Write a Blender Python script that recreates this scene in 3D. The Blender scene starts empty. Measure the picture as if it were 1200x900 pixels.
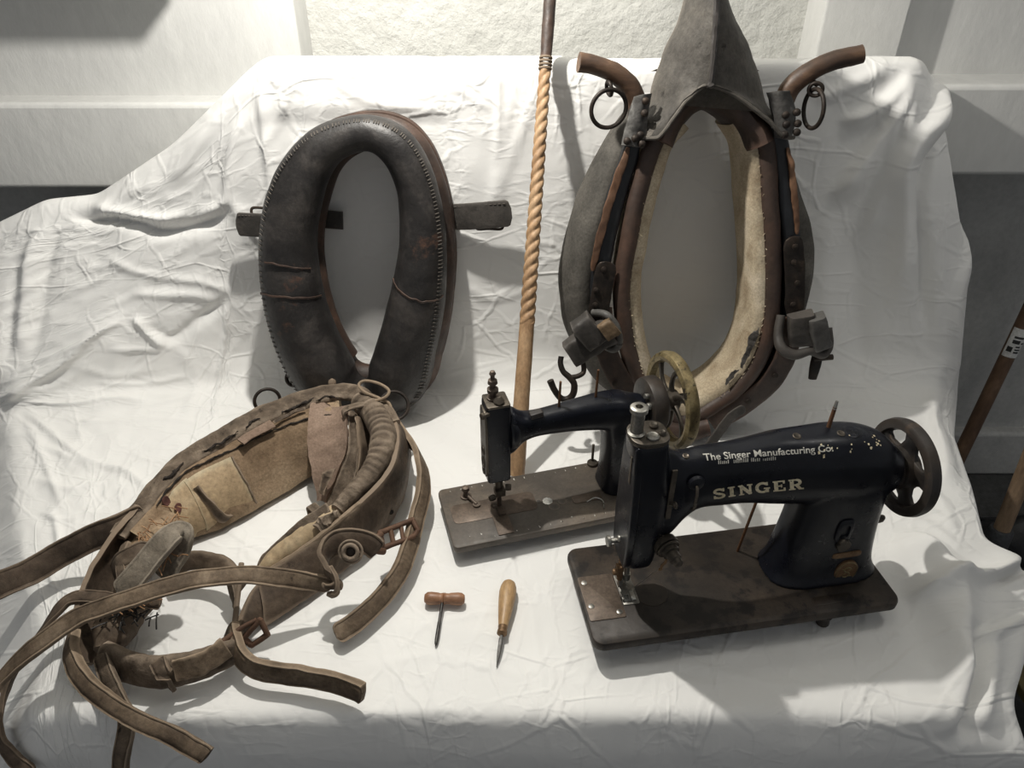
import bpy, bmesh, math, random
import numpy as np
from mathutils import Vector, Matrix, noise
from mathutils.bvhtree import BVHTree

# ------------------------------------------------------------------ camera, light, exposure
scene = bpy.context.scene
COL = scene.collection
F_PX, TH, CAM_H = 860.0, math.radians(34.0), 0.92

cam_d = bpy.data.cameras.new('camera')
cam_d.sensor_width = 36.0
cam_d.lens = F_PX / 1200.0 * 36.0
cam_d.clip_start = 0.02
cam = bpy.data.objects.new('camera', cam_d)
COL.objects.link(cam)
cam.location = (0, 0, CAM_H)
cam.rotation_euler = (math.pi / 2 - TH, 0, 0)
scene.camera = cam

world = bpy.data.worlds.new('world')
scene.world = world
world.use_nodes = True
bg = world.node_tree.nodes['Background']
bg.inputs[0].default_value = (0.95, 0.97, 1.0, 1)
bg.inputs[1].default_value = 0.20

def lamp(name, loc, watts, rad, col):
    l = bpy.data.lights.new(name, 'POINT')
    l.energy = watts; l.shadow_soft_size = rad; l.color = col
    o = bpy.data.objects.new(name, l); COL.objects.link(o); o.location = loc
    return o
LAMP = Vector((-0.22, 1.13, 1.17))
lamp('work_lamp', LAMP, 41.0, 0.016, (1.0, 0.965, 0.90))
lamp('second_lamp', (1.15, 0.95, 1.75), 6.0, 0.05, (1.0, 0.97, 0.93))

vs = scene.view_settings
vs.view_transform = 'Standard'
vs.look = 'None'
vs.exposure = 0.13
vs.gamma = 1.0
vs.use_curve_mapping = False
scene.cycles.max_bounces = 6

# ------------------------------------------------------------------ helpers
rng = random.Random(7)
V3 = Vector
def ray(u, v):
    x = (u - 600.0) / F_PX; yv = -(v - 450.0) / F_PX
    c, s = math.cos(TH), math.sin(TH)
    return Vector((x, c + yv * s, -s + yv * c))
def PZ(u, v, z=0.0):
    d = ray(u, v); return Vector((0, 0, CAM_H)) + d * ((z - CAM_H) / d.z)
def PY(u, v, y):
    d = ray(u, v); return Vector((0, 0, CAM_H)) + d * (y / d.y)
def PP(u, v, y0, k, off=0.0):
    """point on the leaning plane y = y0 + k z, then pushed away by off"""
    d = ray(u, v); t = (y0 + k * CAM_H) / (d.y - k * d.z)
    n = Vector((0, 1, -k)).normalized()
    return Vector((0, 0, CAM_H)) + d * t + n * off

def catmull(P, n, closed=False):
    P = [list(p) for p in P]; m = len(P); out = []
    segs = m if closed else m - 1
    tot = n if closed else n - 1
    for i in range(n):
        t = i * segs / tot
        k = min(int(t), segs - 1); f = t - k
        if closed:
            a, b, c, d = P[(k - 1) % m], P[k % m], P[(k + 1) % m], P[(k + 2) % m]
        else:
            b, c = P[k], P[k + 1]
            a = P[k - 1] if k > 0 else [2 * x - y for x, y in zip(b, c)]
            d = P[k + 2] if k + 2 < m else [2 * y - x for x, y in zip(b, c)]
        out.append([0.5 * (2 * q + (r - p) * f + (2 * p - 5 * q + 4 * r - s) * f * f + (3 * q - p - 3 * r + s) * f ** 3)
                    for p, q, r, s in zip(a, b, c, d)])
    return out

def rrect(w, t, e=4.0, n=14):
    out = []
    for i in range(n):
        a = 2 * math.pi * (i + .5) / n
        c, s = math.cos(a), math.sin(a)
        out.append((w / 2 * math.copysign(abs(c) ** (2 / e), c), t / 2 * math.copysign(abs(s) ** (2 / e), s)))
    return out
def circ(n=14, r=1.0):
    return [(r * math.cos(2 * math.pi * i / n), r * math.sin(2 * math.pi * i / n)) for i in range(n)]

def bridge(nr, ns, closed, cap=True):
    F = []
    for i in range(nr if closed else nr - 1):
        a, b = i * ns, ((i + 1) % nr) * ns
        for j in range(ns):
            k = (j + 1) % ns
            F.append((a + j, a + k, b + k, b + j))
    if cap and not closed:
        F.append(tuple(range(ns))[::-1]); F.append(tuple(range((nr - 1) * ns, nr * ns)))
    return F

def sweep(pts, prof, n=40, closed=False, up=(0, 0, 1), tilt=0.0, scale=None, cap=True, taper=0.0):
    """pts: world points; prof: (a, b) offsets, a along side, b along face normal.
    tilt: degrees or list, turns the face normal from up towards the side."""
    m = len(pts)
    tl = tilt if isinstance(tilt, (list, tuple)) else [tilt] * m
    sc = scale if isinstance(scale, (list, tuple)) else [scale or 1.0] * m
    if isinstance(up, (list, tuple)) and isinstance(up[0], (list, tuple, Vector)): ups = [list(q) for q in up]
    else: ups = [list(up)] * m
    D = catmull([list(p) + [a, s] + list(q) for p, a, s, q in zip(pts, tl, sc, ups)], n, closed)
    C = [Vector(d[:3]) for d in D]
    V = []
    lastB = None
    for i in range(n):
        a = C[(i - 1) % n] if (closed or i > 0) else C[i]
        b = C[(i + 1) % n] if (closed or i < n - 1) else C[i]
        T = (b - a).normalized()
        U = Vector(D[i][5:8])
        B = T.cross(U)
        if B.length < 1e-4: B = lastB or T.orthogonal()
        B.normalize(); lastB = B
        N = B.cross(T).normalized()
        r = math.radians(D[i][3])
        N2 = N * math.cos(r) + B * math.sin(r); B2 = B * math.cos(r) - N * math.sin(r)
        s = D[i][4]
        if taper and not closed:
            e = min(i, n - 1 - i) / max(1, n - 1)
            if e < taper: s *= 0.35 + 0.65 * math.sqrt(max(0, 1 - (1 - e / taper) ** 2))
        for (x, y) in prof:
            V.append(C[i] + B2 * (x * s) + N2 * y * (s if not taper else max(s, .8)))
    return V, bridge(n, len(prof), closed, cap)

def tube(pts, r, n=32, seg=12, closed=False, up=(0, 0, 1), cap=True):
    if not isinstance(r, (list, tuple)): r = [r] * len(pts)
    return sweep(pts, circ(seg), n, closed, up, 0.0, list(r), cap)
def belt(w, t, g=.0010):
    """strap section with a pressed line along both edges"""
    xs = [-.5, -.47, -.40, -.36, -.32, -.15, .15, .32, .36, .40, .47, .5]
    dy = [-.35, 0, 0, -g / t, 0, .04, .04, 0, -g / t, 0, 0, -.35]
    top = [(x * w, (.5 + d) * t) for x, d in zip(xs, dy)]
    return top + [(x, -y) for x, y in top[::-1]]
def strap(pts, w, t, n=40, tilt=0.0, up=(0, 0, 1), closed=False, scale=None, e=5.0, taper=0.0):
    return sweep(pts, rrect(w, t, e), n, closed, up, tilt, scale, True, taper)
def rod(a, b, r0, r1=None, seg=12):
    r1 = r0 if r1 is None else r1
    a, b = Vector(a), Vector(b)
    up = (0, 0, 1) if abs((b - a).normalized().z) < .9 else (0, 1, 0)
    return sweep([a, b], circ(seg), 2, False, up, 0, [r0, r1])
def lathe(prof, base, axis, seg=24):
    """prof: list of (r, h) along axis from base"""
    base, ax = Vector(base), Vector(axis).normalized()
    x = ax.orthogonal().normalized(); y = ax.cross(x)
    V = []
    for r, h in prof:
        for j in range(seg):
            a = 2 * math.pi * j / seg
            V.append(base + ax * h + (x * math.cos(a) + y * math.sin(a)) * max(r, 1e-5))
    return V, bridge(len(prof), seg, False, True)
def torus(c, axis, R, r, n=36, seg=10, sx=1.0, xdir=None):
    ax = Vector(axis).normalized()
    x = Vector(xdir).normalized() if xdir is not None else ax.orthogonal().normalized()
    y = ax.cross(x)
    P = [Vector(c) + x * (R * sx * math.cos(2 * math.pi * i / 16)) + y * (R * math.sin(2 * math.pi * i / 16)) for i in range(16)]
    return sweep(P, circ(seg, r), n, True, tuple(ax))
def loft(rings, cap=True, closed=False):
    ns = len(rings[0]); V = [Vector(p) for r in rings for p in r]
    return V, bridge(len(rings), ns, closed, cap)
def box(c, s, M=None):
    V = []
    for x in (-.5, .5):
        for y in (-.5, .5):
            for z in (-.5, .5):
                p = Vector((x * s[0], y * s[1], z * s[2]))
                if M is not None: p = M @ p
                V.append(Vector(c) + p)
    return V, [(0, 1, 3, 2), (4, 6, 7, 5), (0, 4, 5, 1), (2, 3, 7, 6), (0, 2, 6, 4), (1, 5, 7, 3)]
def grid_surface(A, B, nu, nv, thick, bulge=None):
    """ruled, thickened surface between two curves A and B"""
    A = catmull(A, nu); B = catmull(B, nu)
    P = []
    for i in range(nu):
        a, b = Vector(A[i]), Vector(B[i])
        P.append([a.lerp(b, j / (nv - 1)) for j in range(nv)])
    N = [[None] * nv for _ in range(nu)]
    for i in range(nu):
        for j in range(nv):
            du = P[min(i + 1, nu - 1)][j] - P[max(i - 1, 0)][j]
            dv = P[i][min(j + 1, nv - 1)] - P[i][max(j - 1, 0)]
            N[i][j] = du.cross(dv).normalized()
    V = []
    if bulge:
        P = [[P[i][j] + N[i][j] * bulge * math.sin(math.pi * j / (nv - 1)) for j in range(nv)] for i in range(nu)]
    rings = []
    for i in range(nu):
        r = [P[i][j] + N[i][j] * thick / 2 for j in range(nv)] + [P[i][j] - N[i][j] * thick / 2 for j in range(nv - 1, -1, -1)]
        rings.append(r)
    return loft(rings)
def merge(*L):
    V, F = [], []
    for v, f in L:
        o = len(V); V += list(v); F += [tuple(i + o for i in q) for q in f]
    return V, F
def rough(vf, amp, freq):
    V, F = vf
    return [v + Vector(noise.noise_vector(v * freq)) * amp + Vector(noise.noise_vector(v * freq * 2.7)) * amp * .45 for v in V], F

MATS = {}
WORLD_M = {}
def root(name, loc, label, cat, rz=0.0, group=None):
    o = bpy.data.objects.new(name, None); COL.objects.link(o)
    o.empty_display_size = 0.05
    o.location = loc; o.rotation_euler = (0, 0, rz)
    o['label'] = label; o['category'] = cat
    if group: o['group'] = group
    WORLD_M[o] = Matrix.Translation(Vector(loc)) @ Matrix.Rotation(rz, 4, 'Z')
    return o
def obj(name, vf, mat, parent=None, smooth=40, local=False, bevel=0.0, label=None, subsurf=0, origin=None):
    V, F = vf
    if parent is not None and not local:
        M = WORLD_M[parent].inverted(); V = [M @ Vector(v) for v in V]
    if origin is not None: V = [Vector(v) - Vector(origin) for v in V]
    me = bpy.data.meshes.new(name)
    me.from_pydata([tuple(v) for v in V], [], F)
    bm = bmesh.new(); bm.from_mesh(me); bmesh.ops.recalc_face_normals(bm, faces=bm.faces); bm.to_mesh(me); bm.free()
    me.materials.append(mat)
    for p in me.polygons: p.use_smooth = True
    me.set_sharp_from_angle(angle=math.radians(smooth))
    o = bpy.data.objects.new(name, me); COL.objects.link(o)
    if parent is not None:
        o.parent = parent
        WORLD_M[o] = WORLD_M[parent]
    if origin is not None: o.location = origin
    if bevel:
        m = o.modifiers.new('bevel', 'BEVEL'); m.width = bevel; m.segments = 3; m.limit_method = 'ANGLE'; m.angle_limit = math.radians(35)
    if subsurf:
        m = o.modifiers.new('subdivision', 'SUBSURF'); m.levels = subsurf; m.render_levels = subsurf
    if label: o['label'] = label
    return o
def tag(o, label, cat, group=None, kind=None):
    if label: o['label'] = label
    if cat: o['category'] = cat
    if group: o['group'] = group
    if kind: o['kind'] = kind
    return o
def struct(name, vf, mat, **k):
    o = obj(name, vf, mat, **k); o['kind'] = 'structure'; return o

# ------------------------------------------------------------------ materials
def mk(name, cols, scale=12, rough=(.55, .85), bump=.25, bscale=90, metal=0.0, spots=None, spot_scale=30, spot_at=.62,
       stretch=(1, 1, 1), bdist=.002, detail=7, spec=.5, coat=0.0, grain=.28, wear=0.0):
    m = bpy.data.materials.new(name); m.use_nodes = True; MATS[name] = m
    nt = m.node_tree; N = nt.nodes; L = nt.links
    b = N['Principled BSDF']
    tc = N.new('ShaderNodeTexCoord'); mp = N.new('ShaderNodeMapping')
    mp.inputs['Scale'].default_value = stretch
    L.new(tc.outputs['Object'], mp.inputs['Vector'])
    n1 = N.new('ShaderNodeTexNoise'); n1.inputs['Scale'].default_value = scale; n1.inputs['Detail'].default_value = detail
    n1.inputs['Roughness'].default_value = .62; n1.inputs['Distortion'].default_value = .6
    L.new(mp.outputs[0], n1.inputs['Vector'])
    cr = N.new('ShaderNodeValToRGB'); e = cr.color_ramp.elements
    k = len(cols)
    pos = [.30 + .42 * i / max(1, k - 1) for i in range(k)]
    e[0].position = pos[0]; e[0].color = (*cols[0], 1)
    e[1].position = pos[-1]; e[1].color = (*cols[-1], 1)
    for i in range(1, k - 1):
        q = e.new(pos[i]); q.color = (*cols[i], 1)
    L.new(n1.outputs['Fac'], cr.inputs[0])
    out = cr.outputs[0]
    n2 = N.new('ShaderNodeTexNoise'); n2.inputs['Scale'].default_value = spot_scale; n2.inputs['Detail'].default_value = 6
    n2.inputs['Roughness'].default_value = .7
    L.new(mp.outputs[0], n2.inputs['Vector'])
    if spots:
        r2 = N.new('ShaderNodeValToRGB'); r2.color_ramp.elements[0].position = spot_at; r2.color_ramp.elements[1].position = spot_at + .07
        L.new(n2.outputs['Fac'], r2.inputs[0])
        mx = N.new('ShaderNodeMix'); mx.data_type = 'RGBA'
        L.new(r2.outputs[0], mx.inputs[0]); L.new(out, mx.inputs[6]); mx.inputs[7].default_value = (*spots, 1)
        out = mx.outputs[2]
    # fine grain and pale worn ridges
    ng = N.new('ShaderNodeTexNoise'); ng.inputs['Scale'].default_value = bscale * 1.6; ng.inputs['Detail'].default_value = 5
    ng.inputs['Roughness'].default_value = .7
    L.new(mp.outputs[0], ng.inputs['Vector'])
    gr = N.new('ShaderNodeMapRange'); gr.inputs[1].default_value = .3; gr.inputs[2].default_value = .7
    gr.inputs[3].default_value = 1 - grain; gr.inputs[4].default_value = 1 + grain
    L.new(ng.outputs['Fac'], gr.inputs[0])
    hs = N.new('ShaderNodeHueSaturation'); L.new(out, hs.inputs['Color']); L.new(gr.outputs[0], hs.inputs['Value'])
    out = hs.outputs[0]
    if wear:
        ge = N.new('ShaderNodeNewGeometry')
        wr = N.new('ShaderNodeMapRange'); wr.inputs[1].default_value = .515; wr.inputs[2].default_value = .58
        L.new(ge.outputs['Pointiness'], wr.inputs[0])
        wm = N.new('ShaderNodeMath'); wm.operation = 'MULTIPLY'; L.new(wr.outputs[0], wm.inputs[0]); wm.inputs[1].default_value = wear
        hw_ = N.new('ShaderNodeMix'); hw_.data_type = 'RGBA'
        L.new(wm.outputs[0], hw_.inputs[0]); L.new(out, hw_.inputs[6])
        hw_.inputs[7].default_value = (*[min(.6, c * 1.7 + .01) for c in cols[-1]], 1)
        out = hw_.outputs[2]
    L.new(out, b.inputs['Base Color'])
    mr = N.new('ShaderNodeMapRange'); mr.inputs[1].default_value = .3; mr.inputs[2].default_value = .7
    mr.inputs[3].default_value = rough[0]; mr.inputs[4].default_value = rough[1]
    L.new(n2.outputs['Fac'], mr.inputs[0]); L.new(mr.outputs[0], b.inputs['Roughness'])
    b.inputs['Metallic'].default_value = metal
    b.inputs['Specular IOR Level'].default_value = spec
    if coat: b.inputs['Coat Weight'].default_value = coat; b.inputs['Coat Roughness'].default_value = .25
    n3 = N.new('ShaderNodeTexNoise'); n3.inputs['Scale'].default_value = bscale; n3.inputs['Detail'].default_value = 8
    n3.inputs['Roughness'].default_value = .6
    L.new(mp.outputs[0], n3.inputs['Vector'])
    ad = N.new('ShaderNodeMath'); ad.operation = 'ADD'
    L.new(n3.outputs['Fac'], ad.inputs[0]); L.new(n1.outputs['Fac'], ad.inputs[1])
    bp = N.new('ShaderNodeBump'); bp.inputs['Strength'].default_value = bump; bp.inputs['Distance'].default_value = bdist
    L.new(ad.outputs[0], bp.inputs['Height']); L.new(bp.outputs[0], b.inputs['Normal'])
    return m

def cloth_mat():
    m = bpy.data.materials.new('white_cotton'); m.use_nodes = True
    nt = m.node_tree; N = nt.nodes; L = nt.links; b = N['Principled BSDF']
    b.inputs['Roughness'].default_value = .9; b.inputs['Specular IOR Level'].default_value = .15
    tc = N.new('ShaderNodeTexCoord')
    n0 = N.new('ShaderNodeTexNoise'); n0.inputs['Scale'].default_value = 3.0; n0.inputs['Detail'].default_value = 4
    L.new(tc.outputs['UV'], n0.inputs['Vector'])
    cr = N.new('ShaderNodeValToRGB')
    cr.color_ramp.elements[0].position = .3; cr.color_ramp.elements[0].color = (.77, .765, .745, 1)
    cr.color_ramp.elements[1].position = .7; cr.color_ramp.elements[1].color = (.83, .825, .80, 1)
    L.new(n0.outputs['Fac'], cr.inputs[0]); L.new(cr.outputs[0], b.inputs['Base Color'])
    hs = []
    def crease(scale, stretch, rot, width, weight, dist):
        mp = N.new('ShaderNodeMapping'); mp.inputs['Scale'].default_value = stretch; mp.inputs['Rotation'].default_value = (0, 0, rot)
        L.new(tc.outputs['UV'], mp.inputs['Vector'])
        nd = N.new('ShaderNodeTexNoise'); nd.inputs['Scale'].default_value = scale * .7; nd.inputs['Detail'].default_value = 3
        L.new(mp.outputs[0], nd.inputs['Vector'])
        va = N.new('ShaderNodeVectorMath'); va.operation = 'MULTIPLY_ADD'
        va.inputs[1].default_value = (dist, dist, dist)
        L.new(nd.outputs['Color'], va.inputs[0]); L.new(mp.outputs[0], va.inputs[2])
        vo = N.new('ShaderNodeTexVoronoi'); vo.feature = 'DISTANCE_TO_EDGE'; vo.inputs['Scale'].default_value = scale
        L.new(va.outputs[0], vo.inputs['Vector'])
        mr = N.new('ShaderNodeMapRange'); mr.interpolation_type = 'SMOOTHSTEP'
        mr.inputs[1].default_value = 0; mr.inputs[2].default_value = width; mr.inputs[3].default_value = weight; mr.inputs[4].default_value = 0
        L.new(vo.outputs['Distance'], mr.inputs[0])
        nm = N.new('ShaderNodeTexNoise'); nm.inputs['Scale'].default_value = scale * .6
        L.new(tc.outputs['UV'], nm.inputs['Vector'])
        r = N.new('ShaderNodeMapRange'); r.inputs[1].default_value = .42; r.inputs[2].default_value = .62
        L.new(nm.outputs['Fac'], r.inputs[0])
        mu = N.new('ShaderNodeMath'); mu.operation = 'MULTIPLY'
        L.new(mr.outputs[0], mu.inputs[0]); L.new(r.outputs[0], mu.inputs[1]); hs.append(mu.outputs[0])
    crease(5, (1, 2.2, 1), .45, .05, 1.1, .08)
    crease(8, (1.5, 1, 1), -.6, .07, .9, .10)
    crease(11, (1.8, 1, 1), -.4, .12, .7, .08)
    crease(22, (1, 2.0, 1), .2, .2, .35, .05)
    nn = N.new('ShaderNodeTexNoise'); nn.inputs['Scale'].default_value = 14; nn.inputs['Detail'].default_value = 5
    L.new(tc.outputs['UV'], nn.inputs['Vector']); hs.append(nn.outputs['Fac'])
    s = hs[0]
    for h in hs[1:]:
        a = N.new('ShaderNodeMath'); a.operation = 'ADD'; L.new(s, a.inputs[0]); L.new(h, a.inputs[1]); s = a.outputs[0]
    bp = N.new('ShaderNodeBump'); bp.inputs['Strength'].default_value = .55; bp.inputs['Distance'].default_value = .0027
    L.new(s, bp.inputs['Height']); L.new(bp.outputs[0], b.inputs['Normal'])
    return m
M_CLOTH = cloth_mat()
M_PLASTER = mk('rough_white_plaster', [(.48, .48, .45), (.56, .56, .53), (.61, .61, .575)], 5, (.85, .95), .8, 34, bdist=.012, spec=.2, grain=.06)
M_PAINT = mk('white_painted_timber', [(.56, .56, .545), (.61, .61, .59), (.65, .65, .63)], 4, (.5, .7), .5, 26, bdist=.004, stretch=(1, 1, .5), spec=.3, grain=.04)
M_GREYWALL = mk('grey_cement_render', [(.36, .365, .355), (.46, .46, .445), (.54, .54, .52)], 4, (.85, .95), .5, 40, bdist=.006, spec=.2, grain=.1)
M_DARKFLOOR = mk('dark_concrete', [(.045, .045, .045), (.07, .07, .068)], 5, (.7, .9), .4, 40)
# ------------------------------------------------------------------ room
def slab(x0, x1, y0, y1, z0, z1):
    return box(((x0 + x1) / 2, (y0 + y1) / 2, (z0 + z1) / 2), (x1 - x0, y1 - y0, z1 - z0))
FLOOR = -0.62
struct('floor', slab(-3.2, 3.2, -1.0, 2.0, FLOOR - .05, FLOOR), M_DARKFLOOR)
struct('ceiling', slab(-3.2, 3.2, -.5, 1.95, 1.95, 2.02), M_PAINT)
struct('wall_back', slab(-3.2, 3.2, 1.80, 1.95, FLOOR, 2.0), M_GREYWALL)
Y1, Y2 = 1.64, 1.57
# rough plaster field between the two posts
xl = PY(352, 60, Y1).x; xr = PY(956, 60, Y1).x
struct('wall_recess', slab(xl - .05, xr + .05, 1.74, 1.80, .1, 2.0), M_PLASTER)
zl = PY(100, 117, 1.60).z; zb = PY(100, 221, Y2).z
struct('trim_1', slab(-3.2, xl, Y1, 1.81, zl - .02, 2.0), M_PAINT, bevel=.006)
struct('trim_2', slab(-3.2, xl + .005, Y2, 1.81, zb, zl), M_PAINT, bevel=.01)
xp = PY(1054, 60, Y1).x
zr = PY(1150, 96, 1.62).z; zrb = PY(1150, 206, 1.59).z
struct('trim_3', slab(xr, xp, Y1, 1.81, zr - .02, 2.0), M_PAINT, bevel=.006)
struct('trim_4', slab(xp - .02, 3.2, 1.70, 1.81, zr - .02, 2.0), M_PAINT, bevel=.006)
struct('trim_5', slab(xr + .02, 3.2, 1.59, 1.81, zrb, zr), M_PAINT, bevel=.01)
# low plinth of the right-hand wall
zp = PY(1160, 500, 1.80).z
struct('baseboard_right', slab(1.0, 3.2, 1.765, 1.82, FLOOR, zp), M_GREYWALL, bevel=.012)
# unseen block added above the left wall to cast a shadow on its boards
cs = PY(166, 52, Y1); cs = LAMP + (cs - LAMP) * .55
struct('shadow_block', slab(-1.5, cs.x, cs.y, cs.y + .05, cs.z, 1.6), M_PAINT)

# ------------------------------------------------------------------ white sheet
def X_at(u, y, z):
    return (u - 600) / F_PX * (y * math.cos(TH) + (CAM_H - z) * math.sin(TH))
def rowfix(us, y, z):
    return [(X_at(u, y, z), y, z) for u in us]
def pz(u, v, z): return tuple(PZ(u, v, z))
def py(u, v, y): return tuple(PY(u, v, y))
def drop(p, dx=0.0, dy=0.0, z=-.5): return (p[0] + dx, p[1] + dy, z)
MID = [450, 600, 780, 950]
NET = []
r2 = [pz(37, 836, -.004), pz(60, 838, 0), pz(90, 838, 0), pz(150, 840, 0)] + [pz(u, 838, 0) for u in MID] + [pz(1075, 842, 0), pz(1135, 842, -.01), pz(1190, 820, -.03)]
front = [(p[0], .548 - .004 * (i % 2), -.06) for i, p in enumerate(r2)]
front0 = [(p[0] + .01 * math.sin(i * 2.1), .535 + .02 * math.sin(i * 1.7), -.5) for i, p in enumerate(r2)]
r3 = [pz(52, 765, -.012), pz(80, 754, 0), pz(115, 754, 0), pz(190, 754, 0)] + [pz(u, 754, 0) for u in MID] + [pz(1075, 754, 0.002), pz(1140, 754, 0), pz(1215, 735, -.03)]
r4 = [pz(25, 660, -.01), pz(80, 653, 0), pz(140, 653, 0), pz(220, 653, 0)] + [pz(u, 653, 0) for u in MID] + [pz(1060, 653, .012), pz(1142, 664, .006), pz(1214, 662, -.02)]
r4b = [pz(24, 640, -.006), pz(82, 634, 0), pz(146, 634, 0), pz(226, 634, 0)] + [pz(u, 634, 0) for u in MID] + [pz(1062, 634, .012), pz(1128, 636, .016), pz(1158, 632, .006)]
r5 = [pz(15, 560, .0), pz(90, 560, 0.005), pz(180, 560, 0), pz(250, 560, 0)] + [pz(u, 560, 0) for u in MID] + [pz(1070, 560, .012), pz(1118, 566, .012), pz(1143, 572, .0)]
r6 = [pz(8, 476, .03), pz(100, 485, .02), pz(215, 485, .004), pz(275, 485, 0)] + [pz(u, 485, 0) for u in MID] + [pz(1085, 490, .0), pz(1108, 500, 0), pz(1120, 512, -.01)]
r7 = [pz(20, 462, .06), pz(110, 450, .05), pz(232, 450, .018), pz(283, 455, .004)] + [pz(u, 452, .003) for u in MID] + [pz(1100, 455, .003), py(1118, 458, 1.42), py(1122, 470, 1.47)]
r8 = [py(30, 440, 1.27), py(120, 405, 1.31), py(240, 405, 1.36)] + rowfix([288] + MID + [1108], 1.385, .06) + [py(1126, 425, 1.44), py(1124, 430, 1.50)]
r9 = [py(40, 375, 1.33), py(120, 345, 1.36), py(232, 320, 1.383)] + rowfix([291] + MID + [1108], 1.39, .25) + [py(1136, 325, 1.44), py(1130, 330, 1.50)]
r10 = [py(45, 300, 1.38), py(117, 285, 1.40), py(216, 240, 1.40)] + rowfix([297] + MID + [1100], 1.395, .45) + [py(1116, 195, 1.44), py(1112, 200, 1.50)]
r11 = [py(48, 262, 1.41), py(112, 252, 1.42), py(208, 198, 1.41)] + rowfix([300] + MID + [1082], 1.40, .645) + [py(1090, 86, 1.44), py(1088, 92, 1.50)]
r12 = [py(48, 231, 1.44), py(110, 225, 1.45), py(200, 164, 1.44)] + rowfix([301] + MID + [1080], 1.41, .668) + [py(1084, 72, 1.45), py(1084, 78, 1.50)]
r13 = [(p[0], p[1] + .06, p[2] - (.03 if i < 3 else .002)) for i, p in enumerate(r12)]
r14 = [(p[0], p[1] + .03, p[2] - .35) for p in r13]
rows = [front0, front, r2, r3, r4, r4b, r5, r6, r7, r8, r9, r10, r11, r12, r13, r14]
# outermost left and right columns hang down (or run on, at the back)
left = [drop(front0[0], -.30, 0, -.5), drop(front[0], -.22, 0, -.34), pz(-120, 930, -.30), pz(-120, 840, -.28), pz(-110, 740, -.26), pz(-106, 715, -.25),
        pz(-100, 640, -.22), pz(-80, 540, -.12), pz(-70, 480, -.02), py(-60, 440, 1.24), py(-60, 395, 1.30), py(-55, 335, 1.36), py(-45, 285, 1.41), py(-45, 278, 1.43)]
left += [(left[-1][0], left[-1][1] + .06, left[-1][2] - .03)]; left += [(left[-1][0], left[-1][1] + .03, left[-1][2] - .35)]
right = [drop(front0[-1], .02, 0), drop(front[-1], .02, .0, -.25), drop(r2[-1], .03), drop(r3[-1], .03), drop(r4[-1], .03), drop(r4b[-1], .02, .02), drop(r5[-1], .02, .02), drop(r6[-1], .01, .03)]
right += [(p[-1][0] - .03, p[-1][1] + .05, p[-1][2] - .03) for p in rows[8:]]
NET = np.array([[l] + list(r) + [q] for l, r, q in zip(left, rows, right)], float)

def axis_param(d, step):
    n = [max(2, int(round(x / step))) for x in d]; t = []
    for i, k in enumerate(n): t += [i + j / k for j in range(k)]
    return np.array(t + [len(n)])
def gsm(A, s, ax):
    k = int(3 * s) + 1; w = np.exp(-.5 * (np.arange(-k, k + 1) / s) ** 2); w /= w.sum()
    pad = [(0, 0)] * A.ndim; pad[ax] = (k, k)
    B = np.pad(A, pad, mode='reflect', reflect_type='odd'); out = np.zeros_like(A)
    for i, x in enumerate(w): out += x * np.take(B, np.arange(i, i + A.shape[ax]), axis=ax)
    return out
STEP = .0055
dr = np.linalg.norm(np.diff(NET, axis=0), axis=2); dc = np.linalg.norm(np.diff(NET, axis=1), axis=2)
tr = axis_param(np.median(dr, axis=1), STEP); tcq = axis_param(np.median(dc[2:13], axis=0), STEP)
def interp(A, t, ax):
    i = np.minimum(t.astype(int), A.shape[ax] - 2); f = t - i
    sh = [1, 1, 1]; sh[ax] = -1; f = f.reshape(sh)
    return np.take(A, i, axis=ax) * (1 - f) + np.take(A, i + 1, axis=ax) * f
G = interp(interp(NET, tr, 0), tcq, 1)
G = gsm(gsm(G, 2.6, 0), 2.6, 1)
SH = G.shape
dU = np.gradient(G, axis=1); dV = np.gradient(G, axis=0)
NRM = np.cross(dU, dV); NRM /= np.linalg.norm(NRM, axis=2, keepdims=True) + 1e-9
su = np.zeros(SH[:2]); su[:, 1:] = np.cumsum(np.linalg.norm(np.diff(G, axis=1), axis=2), axis=1)
sv = np.zeros(SH[:2]); sv[1:] = np.cumsum(np.linalg.norm(np.diff(G, axis=0), axis=2), axis=0)
su -= su[:, [SH[1] // 2]]
su = np.repeat(np.median(su, axis=0)[None, :], SH[0], 0); sv = np.repeat(np.median(sv, axis=1)[:, None], SH[1], 1)
H = np.zeros(SH[:2])
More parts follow.
